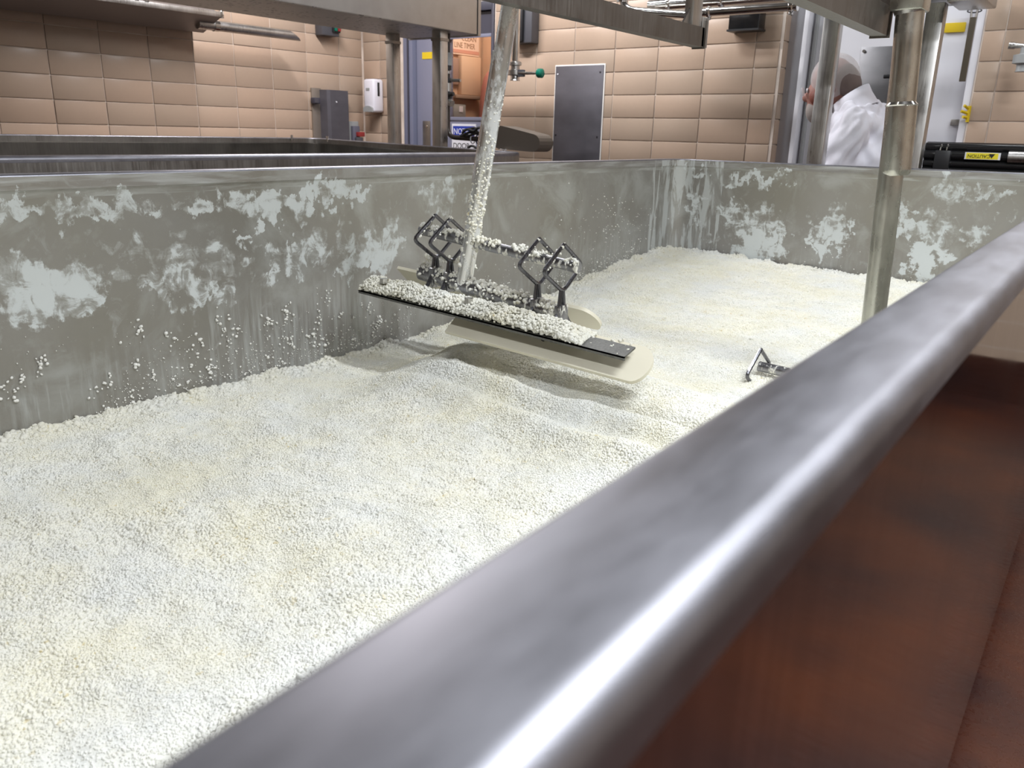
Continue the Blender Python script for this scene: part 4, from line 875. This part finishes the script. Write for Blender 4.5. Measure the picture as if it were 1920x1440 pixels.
# one continuous body: trunk, neck, head, arms with hands, legs
parts = [('e', (HX, 1.205, 0.262), (0.074, 0.098, 0.108), -0.35), ('e', (HX, 1.255, 0.195), (0.058, 0.062, 0.085), -0.3), ('e', (HX, 1.322, 0.192), (0.013, 0.022, 0.022), -0.5),
         ('e', (HX-0.074, 1.195, 0.225), (0.012, 0.022, 0.032), -0.3), ('e', (HX+0.074, 1.195, 0.225), (0.012, 0.022, 0.032), -0.3), ('e', (HX, 1.30, 0.155), (0.028, 0.018, 0.012), -0.2),
         ('t', [(PX, 1.08, 0.11), (HX, 1.16, 0.20)], [0.055, 0.055]),
         ('t', [(PX, 0.93, -0.36), (PX, 0.97, -0.15), (PX, 1.07, 0.06)], [0.12, 0.12, 0.09])]
for sx in (-1, 1):
    parts += [('t', [(PX+sx*0.17, 1.06, 0.06), (PX+sx*0.21, 1.12, -0.19)], [0.058, 0.048]), ('t', [(PX+sx*0.21, 1.12, -0.19), (PX+sx*0.16, 1.35, -0.24)], [0.046, 0.034]),
              ('t', [(PX+sx*0.09, 0.94, -0.38), (PX+sx*0.10, 0.97, -0.76)], [0.088, 0.062]), ('t', [(PX+sx*0.10, 0.97, -0.76), (PX+sx*0.10, 0.94, -1.17)], [0.060, 0.045]), ('t', [(PX+sx*0.10, 0.92, -1.20), (PX+sx*0.11, 1.09, -1.215)], [0.042, 0.034]),
              ('e', (PX+sx*0.155, 1.40, -0.248), (0.024, 0.045, 0.040), 0)]
    for i in range(4):
        y0 = 1.435; zz = -0.222-0.019*i
        parts.append(('t', [(PX+sx*0.152, y0, zz), (PX+sx*0.148, y0+0.032-0.004*abs(i-1), zz-0.006), (PX+sx*0.13, y0+0.044-0.005*abs(i-1), zz-0.016)], [0.0092, 0.0086, 0.0076]))
    parts.append(('t', [(PX+sx*0.14, 1.385, -0.222), (PX+sx*0.115, 1.415, -0.215), (PX+sx*0.105, 1.44, -0.222)], [0.011, 0.010, 0.0085]))
blob_mesh('body', parts, 'skin', pe, 0.006, 3)
# clothing and hair
coat = [('e', (PX, 1.075, 0.085), (0.175, 0.118, 0.115), -0.5), ('t', [(PX-0.01, 1.07, 0.06), (PX-0.015, 1.115, 0.155)], [0.10, 0.078]), ('t', [(PX, 0.91, -0.62), (PX, 0.925, -0.36), (PX, 0.985, -0.13), (PX, 1.055, 0.04)], [0.20, 0.18, 0.172, 0.135]), ('e', (PX, 1.045, 0.055), (0.205, 0.105, 0.085), -0.5), ('e', (PX, 1.04, -0.08), (0.195, 0.150, 0.17), -0.35)]
for sx in (-1, 1):
    coat += [('t', [(PX+sx*0.165, 1.055, 0.055), (PX+sx*0.22, 1.12, -0.20)], [0.082, 0.072]), ('t', [(PX+sx*0.22, 1.12, -0.20), (PX+sx*0.165, 1.345, -0.245)], [0.070, 0.050])]
blob_mesh('coat', coat, 'coat', pe, 0.009, 3, 0.026)
bm = bmesh.new(); ring = []                                                    # stand-up collar
for k, (cy_, cz_, ry, rx_) in enumerate(((1.085, 0.115, 0.100, 0.118), (1.112, 0.165, 0.088, 0.094), (1.126, 0.197, 0.084, 0.088), (1.126, 0.192, 0.079, 0.083), (1.10, 0.13, 0.083, 0.088))):
    ring.append([bm.verts.new(W((PX-0.015+rx_*math.cos(a), cy_+ry*math.sin(a)*0.88, cz_-0.055*math.sin(a)*1.0))) for a in [2*math.pi*i/24 for i in range(24)]])
for a, b in zip(ring, ring[1:]):
    for i in range(24): bm.faces.new((a[i], a[(i+1) % 24], b[(i+1) % 24], b[i]))
obj('collar', bm, 'coat', pe, 0)
legs = []
for sx in (-1, 1): legs += [('t', [(PX+sx*0.09, 0.94, -0.40), (PX+sx*0.10, 0.97, -0.76), (PX+sx*0.10, 0.94, -1.16)], [0.112, 0.088, 0.075])]
blob_mesh('trousers', legs, 'trousers', pe, 0.014, 3)
for sx in (-1, 1): blob_mesh('boot', [('t', [(PX+sx*0.10, 0.915, -1.195), (PX+sx*0.112, 1.12, -1.205)], [0.052, 0.044]), ('t', [(PX+sx*0.10, 0.93, -1.08), (PX+sx*0.10, 0.925, -1.19)], [0.06, 0.058])], 'rubber', pe, 0.012, 3)
blob_mesh('hair', [('e', (HX, 1.148, 0.258), (0.076, 0.064, 0.094), -0.45)], 'hair', pe, 0.008, 2)
blob_mesh('beard', [('e', (HX, 1.272, 0.130), (0.050, 0.045, 0.058), -0.2), ('e', (HX, 1.225, 0.155), (0.066, 0.040, 0.040), -0.3)], 'beard', pe, 0.007, 3)
blob_mesh('cheek', [('e', (HX-0.036, 1.258, 0.192), (0.032, 0.040, 0.040), -0.3), ('e', (HX+0.036, 1.258, 0.192), (0.032, 0.040, 0.040), -0.3)], 'mask', pe, 0.007, 3)
for sx in (-1, 1):
    tube('eye', [(HX+sx*0.032, 1.308, 0.222), (HX+sx*0.032, 1.314, 0.221)], 0.010, 'sign_white', pe, seg=10)
    tube('spectacle_lens', [(HX+sx*0.034, 1.330, 0.216), (HX+sx*0.034, 1.332, 0.2155)], 0.021, 'net', pe, seg=16)
blob_mesh('hair_net', [('e', (HX, 1.200, 0.275), (0.086, 0.112, 0.113), -0.4), ('e', (HX, 1.125, 0.225), (0.05, 0.05, 0.035), -0.6)], 'net', pe, 0.008, 3)
